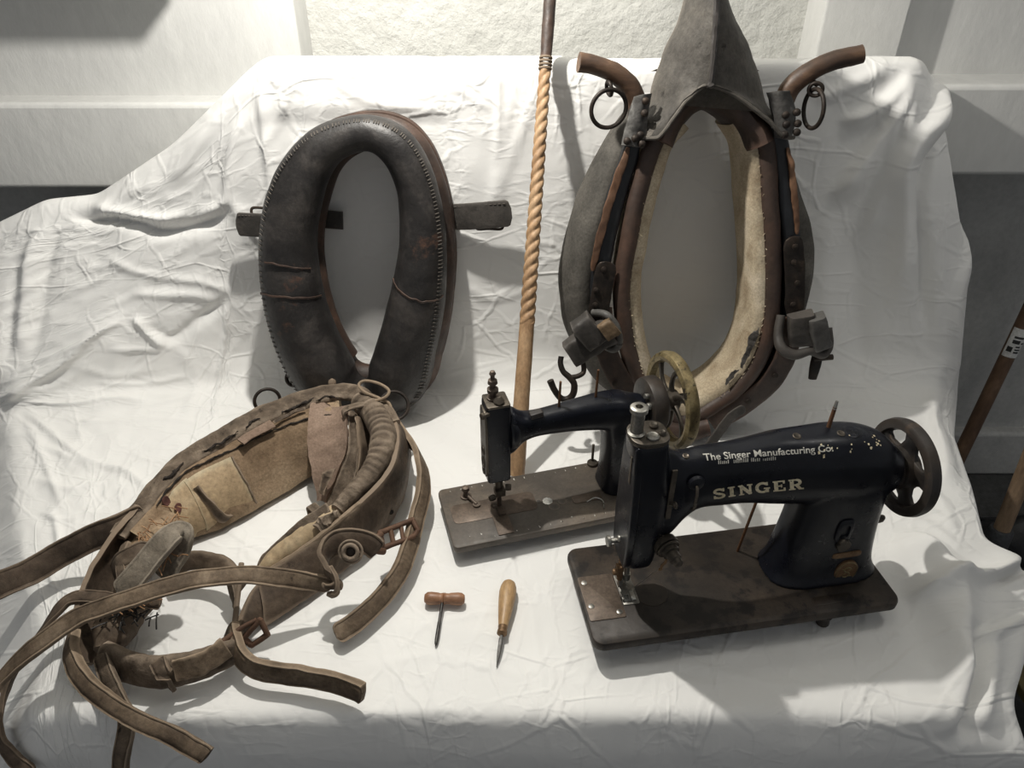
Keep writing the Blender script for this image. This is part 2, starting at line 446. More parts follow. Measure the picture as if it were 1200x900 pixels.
# pixel position of every cloth vertex -> lets folds be listed as lines seen on the sheet
rel = G - np.array([0, 0, CAM_H]); dep = rel[..., 1] * math.cos(TH) - rel[..., 2] * math.sin(TH)
pu = 600 + F_PX * rel[..., 0] / dep; pv = 450 - F_PX * (rel[..., 1] * math.sin(TH) + rel[..., 2] * math.cos(TH)) / dep
def ridge(line, amp, w, side=0.0, ends=.25, pw=2.0):
    """line: pixel polyline on the sheet; amp in metres, w in metres; side makes one flank steeper"""
    global H
    P = np.array([list(p) for p in line], float)
    # to surface coordinates by nearest vertex
    S = []
    for (a, b) in P:
        k = np.argmin((pu - a) ** 2 + (pv - b) ** 2 + (((tr < .9) | (tr > 13.3))[:, None] | (tcq > 11.15)[None, :]) * 1e6)
        i, j = divmod(k, SH[1]); S.append((su[i, j], sv[i, j]))
    S = np.array(catmull(S, 24)) if len(S) > 2 else np.array([np.array(S[0]) * (1 - t) + np.array(S[1]) * t for t in np.linspace(0, 1, 12)])
    best = np.full(SH[:2], 1e9); sg = np.zeros(SH[:2]); tt = np.zeros(SH[:2])
    n = len(S) - 1
    lo = S.min(0) - 5 * w; hi = S.max(0) + 5 * w
    for k in range(n):
        a, b = S[k], S[k + 1]; d = b - a; l2 = d @ d + 1e-12
        qx, qy = su - a[0], sv - a[1]
        t = np.clip((qx * d[0] + qy * d[1]) / l2, 0, 1)
        ex, ey = qx - t * d[0], qy - t * d[1]
        D = np.hypot(ex, ey); mk_ = D < best
        best = np.where(mk_, D, best); sg = np.where(mk_, np.sign(d[0] * qy - d[1] * qx), sg); tt = np.where(mk_, (k + t) / n, tt)
    ww = w * (1 + side * sg)
    e = np.minimum(tt, 1 - tt) / max(ends, 1e-3); e = np.clip(e, 0, 1); e = e * e * (3 - 2 * e)
    H += amp * np.exp(-(best / ww) ** pw) * (e if ends > 0 else 1)
# board folds
for L_, a_, w_, s_ in [
    ([(300, 85), (312, 180), (322, 260)], .010, .010, .4), ([(345, 80), (330, 130), (300, 190)], .004, .010, 0), ([(380, 82), (430, 115), (520, 130)], .0025, .008, 0),
    ([(520, 80), (545, 110), (580, 130)], .003, .007, .3), ([(581, 78), (583, 120), (578, 200)], .006, .006, .5), ([(600, 90), (590, 170), (570, 260)], .003, .010, 0),
    ([(640, 85), (600, 180), (560, 300)], .003, .012, 0), ([(700, 85), (680, 150), (690, 200)], .004, .012, 0),
    ([(1080, 80), (1064, 170), (1052, 260), (1048, 380)], .036, .024, .35), ([(1086, 90), (1083, 200), (1079, 300), (1085, 420)], -.026, .011, 0),
    ([(1074, 80), (1030, 120), (980, 145)], .020, .013, .4), ([(1076, 84), (1020, 170), (970, 240)], .026, .018, .5), ([(1078, 90), (1040, 200), (1010, 290)], .018, .016, .4), ([(1050, 78), (1000, 100), (950, 120)], .008, .012, 0),
    ([(1046, 70), (1040, 170), (1035, 300)], .0025, .004, 0), ([(1100, 120), (1115, 230), (1120, 340), (1112, 470)], .012, .014, .3),
    ([(975, 230), (965, 330), (975, 430)], .006, .02, 0), ([(1010, 260), (1005, 360), (1015, 460)], -.008, .018, 0),
    ([(780, 340), (830, 320), (880, 330)], .004, .012, 0), ([(770, 280), (820, 250), (870, 200)], .003, .014, 0), ([(900, 470), (960, 450), (1040, 455)], .004, .010, 0), ([(890, 490), (970, 475), (1050, 480)], .003, .007, 0),
    ([(540, 330), (580, 350), (640, 330)], .003, .010, 0), ([(380, 330), (420, 340), (460, 310)], .003, .012, 0)]:
    ridge(L_, a_, w_, s_)
# left slope: pocket below the crest, folded corner, small crumples
for L_, a_, w_, s_, p_ in [
    ([(75, 238), (120, 258), (180, 272), (240, 264), (285, 232)], -.020, .016, 0, 1.6), ([(70, 228), (120, 242), (180, 256), (235, 250)], .012, .014, 0, 1.8),
    ([(285, 120), (268, 180), (262, 235), (215, 255)], .010, .016, .2, 1.6), ([(270, 105), (235, 160), (200, 215)], .006, .022, 0, 2), ([(262, 225), (285, 260), (300, 300)], .007, .014, 0, 1.6),
    ([(45, 255), (30, 330), (20, 430)], .012, .020, .2, 1.8), ([(70, 260), (52, 330), (34, 440)], -.008, .014, 0, 1.8), ([(20, 300), (12, 360), (8, 430)], -.008, .014, 0, 1.8),
    ([(8, 472), (30, 455), (70, 430), (110, 398), (152, 368)], .024, .016, .5, 1.3), ([(152, 368), (175, 392), (195, 408)], .016, .010, .3, 1.4), ([(165, 375), (200, 396), (240, 370), (270, 345)], -.013, .013, 0, 1.8),
    ([(150, 345), (200, 345), (255, 352)], .008, .014, 0, 1.8), ([(110, 290), (160, 318), (230, 330), (285, 345)], .006, .012, 0, 1.6),
    ([(262, 350), (266, 380), (258, 430), (250, 510)], .010, .009, .5, 1.4), ([(120, 412), (170, 410), (195, 409)], .006, .006, 0, 1.4),
    ([(20, 470), (70, 474), (130, 468), (190, 472)], .008, .008, .2, 1.3), ([(25, 478), (55, 505), (100, 540), (150, 556), (190, 590)], .010, .009, .3, 1.3), ([(30, 490), (50, 540), (75, 600)], .007, .008, .2, 1.4),
    ([(60, 486), (120, 496), (190, 492), (240, 498)], .004, .006, 0, 1.3), ([(100, 448), (160, 452), (235, 436)], .005, .006, 0, 1.3), ([(90, 430), (130, 438), (190, 428)], .005, .006, 0, 1.3),
    ([(40, 560), (80, 575), (125, 568)], .005, .006, 0, 1.3), ([(40, 600), (80, 610), (115, 598)], .005, .005, 0, 1.3), ([(45, 640), (90, 640), (112, 622)], .005, .005, 0, 1.3), ([(45, 520), (80, 535), (130, 560)], .005, .006, 0, 1.3),
    ([(60, 590), (70, 640), (60, 700)], .006, .010, 0, 2), ([(140, 520), (180, 540), (235, 528)], .003, .005, 0, 1.3), ([(200, 410), (230, 440), (215, 500)], .004, .012, 0, 2), ([(150, 480), (200, 470), (245, 460)], .003, .005, 0, 1.3)]:
    ridge(L_, a_, w_, s_, .25, p_)
# table top creases and the bunched folds on the right
for L_, a_, w_, s_ in [
    ([(640, 790), (800, 782), (900, 800), (1010, 808)], .0022, .005, .3), ([(740, 775), (800, 800), (860, 806)], .0016, .005, 0), ([(910, 775), (980, 800), (1040, 808)], .0022, .005, .3),
    ([(470, 735), (560, 718), (650, 700)], .0016, .004, 0), ([(400, 780), (520, 770), (640, 800)], .0014, .006, 0), ([(300, 800), (420, 835), (560, 830)], .002, .008, 0),
    ([(620, 690), (630, 760), (640, 850), (650, 895)], .0016, .006, 0), ([(230, 580), (300, 640), (330, 640)], .002, .006, 0)]:
    ridge(L_, a_, w_, s_)
for L_, a_, w_, s_, p_ in [
    ([(1060, 620), (1090, 660), (1118, 694), (1128, 760), (1127, 872)], .040, .024, -.45, 1.4), ([(1138, 730), (1142, 790), (1134, 875)], -.030, .010, 0, 1.8), ([(1150, 730), (1156, 790), (1150, 860)], .012, .012, 0, 1.8),
    ([(1062, 708), (1090, 702), (1122, 688), (1146, 650)], .030, .012, .3, 1.4), ([(1134, 692), (1150, 664), (1158, 652)], -.026, .009, 0, 1.6), ([(1140, 740), (1170, 742), (1200, 728)], .010, .010, 0, 1.6),
    ([(1042, 600), (1085, 615), (1135, 650)], .006, .007, 0, 1.3), ([(1050, 580), (1090, 600), (1130, 632)], .005, .006, 0, 1.3), ([(1052, 625), (1080, 640), (1110, 668)], .006, .008, 0, 1.4), ([(1080, 560), (1105, 590), (1120, 625)], .005, .008, 0, 1.4),
    ([(1060, 760), (1090, 800), (1105, 850)], .006, .014, 0, 2), ([(1165, 660), (1178, 690), (1185, 715)], .003, .004, 0, 1.4), ([(1085, 450), (1100, 520), (1106, 575)], .016, .016, .4, 1.6)]:
    ridge(L_, a_, w_, s_, .2, p_)
# fine crumple
amp_left = np.clip((330 - pu) / 200, 0, 1) * np.clip((700 - pv) / 80, 0, 1)
for i in range(SH[0]):
    for j in range(SH[1]):
        q = Vector((su[i, j], sv[i, j], 0))
        a = abs(noise.noise(Vector((q.x * 9 + q.y * 5, q.y * 16 - q.x * 6, 1.3))))
        b = abs(noise.noise(Vector((q.x * 21 - q.y * 11, q.y * 15 + q.x * 9, 4.7))))
        c = noise.noise(Vector((q.x * 4, q.y * 4, 9.1)))
        H[i, j] += (.0016 + .006 * amp_left[i, j]) * (.35 - a) + (.001 + .003 * amp_left[i, j]) * (.3 - b) + .002 * c * (1 if sv[i, j] > 1.35 else .25)
# keep the middle of the table almost flat so that things can stand on it
flat = np.clip(1 - np.maximum(np.maximum((.60 - G[..., 1]) / .03, (G[..., 1] - 1.33) / .03), np.maximum((-.55 - G[..., 0]) / .05, (G[..., 0] - .60) / .04)), 0, 1) * (G[..., 2] < .03) * (G[..., 2] > -.03)
H = np.where(flat > 0, H * (1 - flat) + flat * np.clip(H, -.003, .003) , H)
H -= .002 * flat
# the cloth lies pressed flat behind the two leaning collars
for u0, u1, v0, v1, dpt in ((300, 545, 125, 500, .006), (655, 965, 40, 520, .004)):
    m_ = np.clip((pu - u0) / 30, 0, 1) * np.clip((u1 - pu) / 30, 0, 1) * np.clip((pv - v0) / 20, 0, 1) * np.clip((v1 - pv) / 20, 0, 1) * (G[..., 1] > 1.34)
    H = H * (1 - m_) + m_ * (np.minimum(H, .002) - dpt)
TRr = np.repeat(tr[:, None], SH[1], 1)
crest = np.clip((TRr - 11.9) / .7, 0, 1) * np.clip((-.40 - G[..., 0]) / .05, 0, 1)
H *= 1 - crest
TCc = np.repeat(tcq[None, :], SH[0], 0)
edge = np.clip((TCc - 10.45) / .9, 0, 1); H *= 1 - edge * edge * (3 - 2 * edge)
sheet_v = (G + NRM * H[..., None]).reshape(-1, 3)
if NRM[SH[0] // 4, SH[1] // 2, 2] < 0: sheet_v = (G - NRM * H[..., None]).reshape(-1, 3)
ii = np.arange(SH[0] * SH[1]).reshape(SH[:2])
sheet_f = np.stack([ii[:-1, :-1], ii[:-1, 1:], ii[1:, 1:], ii[1:, :-1]], -1).reshape(-1, 4)
me = bpy.data.meshes.new('sheet'); me.from_pydata(sheet_v.tolist(), [], sheet_f.tolist())
uvl = me.uv_layers.new(name='cloth'); uvq = np.stack([su.ravel(), sv.ravel()], -1)[sheet_f.ravel()]
uvl.data.foreach_set('uv', uvq.ravel().astype(np.float32))
for p in me.polygons: p.use_smooth = True
me.materials.append(M_CLOTH)
sheet = bpy.data.objects.new('bed_sheet', me); COL.objects.link(sheet)
sd = sheet.modifiers.new('thickness', 'SOLIDIFY'); sd.thickness = .0012; sd.offset = -1
tag(sheet, 'large creased white cotton sheet draped over the table and backrest', 'sheet')
# ------------------------------------------------------------------ leather, wood, iron
M_BLACKLEATHER = mk('black_harness_leather', [(.008, .007, .007), (.020, .018, .017), (.055, .048, .043)], 11, (.36, .62), .40, 70, spots=(.07, .035, .022), spot_scale=7, spot_at=.60, bdist=.003, spec=.45, wear=.35)
M_BROWNEDGE = mk('reddish_worn_leather', [(.016, .011, .009), (.035, .022, .016), (.075, .040, .026)], 11, (.45, .7), .35, 70, bdist=.003, wear=.5)
M_DARKSTRAP = mk('dark_stiff_strap_leather', [(.016, .014, .012), (.032, .028, .024), (.06, .052, .045)], 20, (.5, .75), .4, 110, bdist=.002, wear=.5)
M_IRON = mk('dark_rusty_iron', [(.012, .010, .009), (.026, .020, .016), (.055, .038, .027)], 30, (.45, .7), .4, 160, metal=.55, bdist=.0012, wear=.08)
M_THREAD = mk('worn_thread', [(.05, .045, .04), (.10, .085, .07)], 40, (.8, .9), .2, 200)
M_CREAM = mk('cream_felt_lining', [(.26, .195, .125), (.46, .385, .275), (.58, .50, .385)], 9, (.85, .95), .5, 170, spots=(.20, .13, .075), spot_scale=12, spot_at=.64, bdist=.002, spec=.15)
M_GREYCANVAS = mk('grey_worn_canvas', [(.045, .042, .037), (.09, .083, .072), (.17, .157, .135)], 8, (.75, .92), .5, 130, spots=(.035, .032, .03), spot_scale=9, spot_at=.60, bdist=.002, spec=.2, wear=.2)
M_PEAK = mk('grey_brown_peak_leather', [(.036, .032, .028), (.066, .060, .052), (.115, .102, .086)], 9, (.55, .8), .6, 60, spots=(.022, .019, .017), spot_scale=16, spot_at=.60, bdist=.004, spec=.3, wear=.45)
M_HAMEWOOD = mk('black_painted_hame_wood', [(.007, .008, .010), (.012, .013, .015), (.03, .03, .03)], 10, (.35, .6), .35, 60, spots=(.20, .085, .035), spot_scale=11, spot_at=.66, stretch=(1, 1, .35), bdist=.002)
M_ORANGEWOOD = mk('rubbed_orange_wood', [(.05, .025, .014), (.13, .065, .034), (.22, .12, .065)], 14, (.5, .7), .3, 80, stretch=(1, 1, .3))
M_HORN = mk('polished_brown_wood', [(.022, .013, .009), (.07, .038, .022), (.18, .105, .06)], 22, (.4, .65), .35, 60, stretch=(.35, 1, 1), bdist=.002, wear=.1)
M_TONGUE = mk('tan_leather_tongue', [(.07, .045, .022), (.15, .10, .055), (.22, .16, .095)], 30, (.6, .8), .5, 120, bdist=.002)
M_DRYGREY = mk('torn_grey_leather', [(.035, .03, .026), (.08, .072, .064), (.15, .135, .12)], 30, (.7, .9), .8, 90, bdist=.003)
M_LEAD = mk('dull_grey_leather_plate', [(.025, .023, .021), (.055, .052, .048), (.20, .195, .18)], 18, (.5, .75), .5, 90, bdist=.003, wear=.15)
M_BRASSRING = mk('dark_brass', [(.06, .045, .028), (.12, .09, .05)], 20, (.4, .6), .2, 120, metal=.7)

# ------------------------------------------------------------------ small black collar leaning on the back of the sheet
Y0, K = 1.262, 0.118
def SP(u, v, off=0.0): return PP(u, v, Y0, K, off)
SN = Vector((0, 1, -K)).normalized()
sc_root = root('horse_collar', (-.32, 1.24, 0), 'smaller egg-shaped horse collar of smooth black leather leaning against the sheet', 'horse collar')
def mpx(p): return 1.0 / F_PX * (p.y * math.cos(TH) + (CAM_H - p.z) * math.sin(TH))
SMALL = [(428, 465, 21), (386, 446, 36), (352, 375, 36), (338, 292, 33), (349, 222, 30), (378, 175, 24), (425, 156.5, 20),
         (463, 172, 23), (486, 216, 24), (494, 275, 27), (490, 335, 31), (478, 395, 34), (462, 448, 35)]
pts = []; rad = []
for u, v, r in [(u, v + (6 if v < 430 else 2), r) for u, v, r in SMALL]:
    p = SP(u, v); pts.append(p); rad.append(r * mpx(p))
body = sweep(pts, [(a, b * 1.05) for a, b in circ(28)], 150, True, tuple(-SN), 0, rad)
obj('padded_tube', rough(body, .0016, 14), M_BLACKLEATHER, sc_root)
# rear body with its welted rim
cx = sum((p for p in pts), Vector()) / len(pts)
pts2 = []; rad2 = []
for (u, v, r), p in zip(SMALL, pts):
    q = p + SN * .045 + (p - cx) * .035 + Vector((.007, 0, -.012 if v < 400 else (.006 if v < 460 else .024)))
    pts2.append(q); rad2.append(r * mpx(p) * 1.02)
rear = sweep(pts2, [(a * 1.0, b * .62) for a, b in circ(24)], 150, True, tuple(-SN), 0, rad2)
obj('rear_body', rough(rear, .0018, 12), M_BROWNEDGE, sc_root)
outl = []
cl = catmull([list(p) + [r] for p, r in zip(pts, rad)], 64, True)
for i, c in enumerate(cl):
    p = Vector(c[:3]); T = Vector(cl[(i + 1) % 64][:3]) - Vector(cl[i - 1][:3]); T.normalize()
    B = T.cross(-SN).normalized()
    if B.dot(p - cx) < 0: B = -B
    outl.append((p, B, T, c[3]))
rim = [p + SN * .060 + (p - cx) * .035 + Vector((.007, 0, -.012 + .040 * max(0, min(1, (.16 - p.z) / .12)))) + B * (r * .96) for p, B, T, r in outl]
obj('welt_rim', rough(strap(rim[::2], .010, .020, 130, closed=True, up=tuple(-SN)), .001, 30), M_BROWNEDGE, sc_root)
seam = [p + B * (r * .80) - SN * (r * .66) for p, B, T, r in outl]
ST = []
for k in range(2, len(outl)):
    p, B, T, r = outl[k]
    if abs(p.z - .03) < .03: continue
    for f in (0, .34, .67):
        p2, B2, T2, r2 = outl[(k + 1) % 64]
        pp = p.lerp(p2, f); rr = r + (r2 - r) * f
        a = pp + B * (rr * .72) - SN * (rr * .78); b_ = pp + B * (rr * .86) - SN * (rr * .60)
        ST.append(rod(a, b_, .0011, seg=5))
obj('seam_stitching', merge(*ST), M_THREAD, sc_root)
def ring_band(u, v, du, dv, phi0, phi1, r, bump=.0012, th=.0022, wid=.004, wob=.003):
    """torn seam round the tube near pixel (u, v)"""
    k = min(range(64), key=lambda i: (outl[i][0] - SP(u, v)).length)
    p, B, T, rr = outl[k]
    L = []
    for i in range(14):
        a = phi0 + (phi1 - phi0) * i / 13
        w = noise.noise(Vector((i * .9, u * .1, 0))) * wob
        L.append(p + T * (w + .012 * math.sin(a * 1.3)) + B * (math.cos(a) * (rr + bump)) - SN * (math.sin(a) * (rr * 1.05 + bump)))
    return strap(L, wid, th, 40, up=[tuple((q - p).normalized()) for q in L])
obj('torn_seam', rough(ring_band(338, 345, 0, 0, .25, 2.9, 0), .001, 60), M_BROWNEDGE, sc_root)
obj('torn_seam', rough(ring_band(338, 318, 0, 0, 1.0, 2.6, 0, wid=.003), .001, 60), M_BROWNEDGE, sc_root)
obj('torn_seam', rough(ring_band(488, 332, 0, 0, .4, 2.9, 0), .001, 60), M_BROWNEDGE, sc_root)
# side straps with buckles
def side_strap(a, b, w, name, loop_at, flip):
    A, B = SP(*a, .072), SP(*b, .05)
    mid = A.lerp(B, .5) - SN * .004
    s = obj(name, rough(strap([A, mid, B], w, .006, 30, up=[tuple(-SN)] * 3, taper=.08), .0008, 40), M_DARKSTRAP, sc_root)
    s2 = [obj('stitching', merge(*[rod(A.lerp(B, t) - SN * .0035 + Vector((0, 0, o)), A.lerp(B, t + .035) - SN * .0035 + Vector((0, 0, o)), .0009, seg=5)
             for t in [x / 16 for x in range(1, 15)]]), M_THREAD, s) for o in (-w * .40, w * .40)]
    c = SP(*loop_at, .07); e = Vector((.024, 0, 0)); f = Vector((0, .002, .006))
    P = [c - e - f, c - e + f, c + e + f, c + e - f]
    obj('buckle', sweep([P[0], P[1], P[1].lerp(P[2], .5), P[2], P[3], P[3].lerp(P[0], .5)], circ(8, .0028), 40, True, (0, 1, 0)), M_IRON, s)
side_strap((512, 272), (597, 263), .052, 'side_strap', (570, 281), 1)
side_strap((326, 281), (267, 276), .046, 'side_strap', (298, 264), -1)
b0, b1 = SP(352, 274, .082), SP(391, 277, .082)
obj('inner_strap_end', strap([b0, b0.lerp(b1, .5), b1], .036, .005, 20, up=[tuple(-SN)] * 3), M_DARKSTRAP, sc_root)
# fittings at the foot of the collar
t0 = SP(507, 415, .05); t1 = SP(508, 450, .05)
obj('hanging_pin', merge(lathe([(.003, 0), (.007, .004), (.0075, .02), (.006, .045), (.003, .052)], t0, t1 - t0, 12), rod(SP(498, 428, .06), SP(510, 420, .048), .003)), M_IRON, sc_root)
obj('foot_knob', lathe([(.006, 0), (.014, .004), (.016, .014), (.013, .024), (.005, .03)], SP(482, 462, .03), Vector((.5, -.7, -.5)), 16), M_IRON, sc_root)
obj('foot_buckle', merge(torus(SP(345, 446, .0), (0.6, -1, .3), .016, .004), rod(SP(338, 434, .01), SP(352, 460, .0), .004)), M_IRON, sc_root)
obj('closing_strap', strap([SP(340, 428, .03), SP(358, 462, .03), SP(400, 468, .03), SP(455, 467, .03), SP(495, 455, .03)], .03, .006, 40, up=[tuple(-SN)] * 5), M_DARKSTRAP, sc_root)

sc_root.location.z += .012; sc_root.location.y -= .008; sc_root.location.x += .004
# ------------------------------------------------------------------ large hame collar
BY, BK = 1.17, 0.165
BN = Vector((0, 1, -BK)).normalized()
def BP(u, v, off=0.0): return PP(u, v, BY, BK, off)
bc = root('hame_collar', (.34, 1.2, 0), 'tall hame collar with wooden horns, iron rings and grey leather peak', 'horse collar')
ROLL_L = [(806, 112), (790, 135), (766, 167), (746, 233), (737, 280), (729, 330), (731, 380), (738, 417), (748, 445), (768, 472), (800, 493)]
ROLL_R = [(838, 106), (878, 132), (896, 167), (901, 233), (904, 280), (905, 330), (902, 373), (893, 411), (877, 440), (848, 468), (800, 493)]
def off_path(P, o): return [BP(u, v, o) for u, v in P]
loop = off_path(ROLL_L[:-1] + ROLL_R[::-1], .0)
bcx = BP(815, 300)
obj('forewale_roll', rough(sweep(loop, circ(14, .0165), 170, True, tuple(-BN)), .001, 22), M_BROWNEDGE, bc)
# padded liner inside the roll, cream felt
def inset(P, d, o):
    out = []
    n = len(P)
    for i in range(n):
        T = (P[min(i + 1, n - 1)] - P[max(i - 1, 0)]).normalized(); B = T.cross(BN).normalized()
        if B.dot(bcx - P[i]) < 0: B = -B
        out.append(P[i] + B * d + BN * o)
    return out
for side, Q in (('L', ROLL_L), ('R', ROLL_R)):
    P = inset(off_path(Q[1:], 0), .016, .056)
    prof = [(a * .024, b * .063) for a, b in rrect(2, 2, 3.0, 22)]
    V = rough(sweep(P, prof, 90, False, tuple(-BN)), .0014, 25)
    obj('felt_liner', V, M_CREAM, bc)
    # frayed edge thread between liner and roll
    E = inset(off_path(Q[2:-1], 0), .013, -.008); E = [Vector(e) for e in catmull(E, 40)]
    fr = [rod(e, e + Vector((rng.uniform(-.007, .007), -.003, rng.uniform(-.006, .006))), .0008, seg=4) for e in E[::1]]
    obj('frayed_edge', merge(*fr), M_CREAM, bc)
obj('liner_tear', rough(grid_surface([BP(u, v, -.011) for u, v in [(888, 381), (884, 396), (877, 412), (867, 429)]], [BP(u, v, -.010) for u, v in [(886, 383), (876, 394), (871, 410), (865, 427)]], 40, 6, .003), .0035, 70), M_DRYGREY, bc)
obj('liner_tear', rough(grid_surface([BP(u, v, -.011) for u, v in [(864, 431), (857, 440), (848, 448)]], [BP(u, v, -.010) for u, v in [(860, 430), (854, 436), (847, 446)]], 30, 5, .003), .0035, 70), M_DRYGREY, bc)
# outer pad, grey canvas, narrower towards the top
PADL = [(762, 128), (738, 165), (712, 225), (693, 283), (684, 325), (684, 365), (690, 395), (706, 430), (730, 462), (765, 488)]
PADR = [(880, 125), (912, 165), (925, 225), (938, 283), (940, 325), (934, 365), (924, 395), (905, 430), (880, 458), (845, 483)]
SCL = [.55, .70, .95, 1.1, 1.15, 1.1, 1.05, .95, .85, .7]
for Q in (PADL, PADR):
    P = off_path(Q, .075)
    V = sweep(P, [(a * .037, b * .058) for a, b in circ(24)], 80, False, tuple(-BN), 0, SCL)
    obj('outer_pad', rough(V, .0035, 9), M_GREYCANVAS, bc)
# hames
HL = [(744, 150), (738, 183), (722, 233), (710, 283), (704, 320), (703, 360), (707, 398), (718, 428), (738, 458), (766, 482)]
HR = [(908, 148), (916, 180), (922, 233), (927, 283), (929, 320), (928, 370), (918, 415), (898, 448), (866, 474), (832, 494)]
for Q in (HL, HR):
    P = off_path(Q, .006)
    h_ = obj('hame', rough(sweep(P, rrect(.033, .030, 3.5, 14), 90, False, tuple(-BN), 0, [.8, .9, 1, 1, 1, 1, 1, .95, .9, .8]), .0012, 25), M_HAMEWOOD, bc)
    lo = P[6:]
    obj('lower_strap', rough(strap([p - BN * .016 for p in P[5:]], .042, .008, 50, up=tuple(-BN)), .0012, 30), M_BROWNEDGE, bc)
    rv = [lathe([(.0001, -.0), (.006, 0), (.0055, .002), (.002, .0035)], BP(u, v, -.018), -BN, 10) for u, v in ([(719, 445), (740, 466)] if Q is HL else [(905, 436), (874, 466)])]
    obj('rivet', rv[0], M_IRON, bc); obj('rivet', rv[1], M_IRON, bc)
orl = [(735, 172), (722, 210), (709, 250), (700, 285), (694, 315)]
obj('rubbed_wood_edge', rough(strap([BP(u, v, -.0105) for u, v in orl], .014, .008, 60, up=tuple(-BN), taper=.3), .0022, 40), M_ORANGEWOOD, bc)
orr = [(921, 172), (926, 205), (930, 240), (932, 272)]
obj('rubbed_wood_edge', rough(strap([BP(u, v, -.0105) for u, v in orr], .010, .008, 60, up=tuple(-BN), taper=.3), .0022, 40), M_ORANGEWOOD, bc)
# horns with rings
HORN_L = [(745, 150, .0), (747, 128, .0), (738, 103, -.005), (718, 85, -.012), (697, 76, -.015), (677, 73, -.018)]
HORN_R = [(918, 150, .0), (917, 128, .0), (924, 104, -.005), (945, 84, -.012), (972, 71, -.015), (1005, 63, -.018)]
for Q, rr in ((HORN_L, [.017, .017, .0165, .0155, .015, .0155]), (HORN_R, [.017, .017, .0165, .0155, .015, .0145])):
    obj('horn', rough(tube([BP(*q) for q in Q], rr, 60, 16), .0012, 30), M_HORN, bc)
for (c, lk, ax, R) in (((711, 126), (712, 103), (-.25, 1, 0), .030), ((946, 126), (950, 104), (1.0, .17, 0), .030)):
    cc = BP(*c, -.028); l_ = BP(*lk, -.022)
    lkp = obj('ring_eye', merge(torus(l_, (1, .3, .2) if c[0] < 800 else (.4, 1, .2), .0105, .0032), rod(l_ + Vector((0, .02, .008)), l_ + Vector((0, 0, .008)), .004)), M_IRON, bc)
    obj('hanging_ring', torus(cc, ax, R, .0036, 48), M_IRON, lkp)
# riveted plates under the horns
def plate(Q, o, th, m, name='riveted_plate'):
    A = [BP(u, v, o) for u, v in Q[0]]; B = [BP(u, v, o) for u, v in Q[1]]
    return obj(name, rough(grid_surface(A, B, 24, 12, th, .009), .003, 30), m, bc)
pl = plate(([(741, 112), (733, 140), (727, 168)], [(762, 108), (757, 140), (752, 172)]), -.016, .010, M_LEAD)
for u, v in ((753, 117), (752, 131), (732, 163), (747, 156), (749, 166), (741, 160)):
    obj('rivet', lathe([(.0001, -.002), (.0065, -.002), (.006, .002), (.003, .0045), (.0005, .005)], BP(u, v, -.0305), -BN, 12), M_IRON, pl)
pr = plate(([(897, 108), (902, 135), (905, 160)], [(922, 104), (927, 132), (924, 162)]), -.014, .010, M_LEAD)
for u, v in ((914, 133), (915, 144), (913, 156), (927, 130), (928, 143), (927, 153)):
    obj('rivet', lathe([(.0001, -.002), (.0065, -.002), (.006, .002), (.003, .0045), (.0005, .005)], BP(u, v, -.0285), -BN, 12), M_IRON, pr)
# leather peak: front skin with a raised centre seam, folding back over the top of the collar
rowsP = [(-40, 818, 833, 848), (-10, 811, 830, 858), (25, 801, 829, 871), (55, 787, 827, 886), (80, 773, 825, 898), (97, 763, 823, 908)]
lower = [(736, 166), (752, 160), (768, 158), (781, 140), (796, 119), (812, 103), (822, 98), (836, 102), (856, 112), (878, 128), (896, 142), (912, 158), (926, 160)]
rings = []
nS = 26
for (v, xl_, xm, xr_) in rowsP:
    r = []
    for j in range(nS):
        t = j / (nS - 1) * 2 - 1
        u = xm + (xm - xl_) * t if t < 0 else xm + (xr_ - xm) * t
        dep_ = -.046 + .085 * abs(t) ** 2.1 - .004 * math.exp(-(t / .06) ** 2)
        vv = v
        if v > 70: vv = v + (abs(t) ** 1.5) * 30 * (v - 70) / 27
        r.append(BP(u, vv, dep_))
    rings.append(r)
lowc = catmull(lower, nS)
last = []
for j, q in enumerate(lowc):
    t = j / (nS - 1) * 2 - 1
    last.append(BP(q[0], q[1], -.042 + .026 * abs(t) ** 2))
rings.append([a.lerp(b, .55) - BN * .006 for a, b in zip(rings[-1], last)]); rings.append(last)
# refine down the peak
fine = []
cols_ = [catmull([r[j] for r in rings], 40) for j in range(nS)]
front_g = [[Vector(cols_[j][i]) for j in range(nS)] for i in range(40)]
back_g = [[p + BN * .007 for p in r] for r in front_g]
pk = loft([f + b[::-1] for f, b in zip(front_g, back_g)])
obj('peak', rough(pk, .0026, 22), M_PEAK, bc)
bk = [[BP(830 + (u - 830) * .90, min(v, 84), o) for u, v, o in [(xl_, v, .052), ((xl_ + xm) / 2, v, .082), (xm, v, .095), ((xm + xr_) / 2, v, .082), (xr_, v, .052)]] for v, xl_, xm, xr_ in rowsP]
bk = [[Vector(q) for q in catmull(r, 12)] for r in bk]
obj('peak_back', rough(loft([r + [p - BN * .006 for p in r[::-1]] for r in bk]), .002, 22), M_PEAK, bc)
sm = [front_g[i][nS // 2] * .5 + front_g[i][nS // 2 - 1] * .5 - BN * .004 for i in range(0, 40, 3)]
obj('peak_seam', rough(tube(sm, .0052, 60, 8), .0012, 50), M_BLACKLEATHER, bc)
obj('peak_hem', rough(tube([p - BN * .003 for p in last], .0035, 70, 8), .0008, 60), M_PEAK, bc)
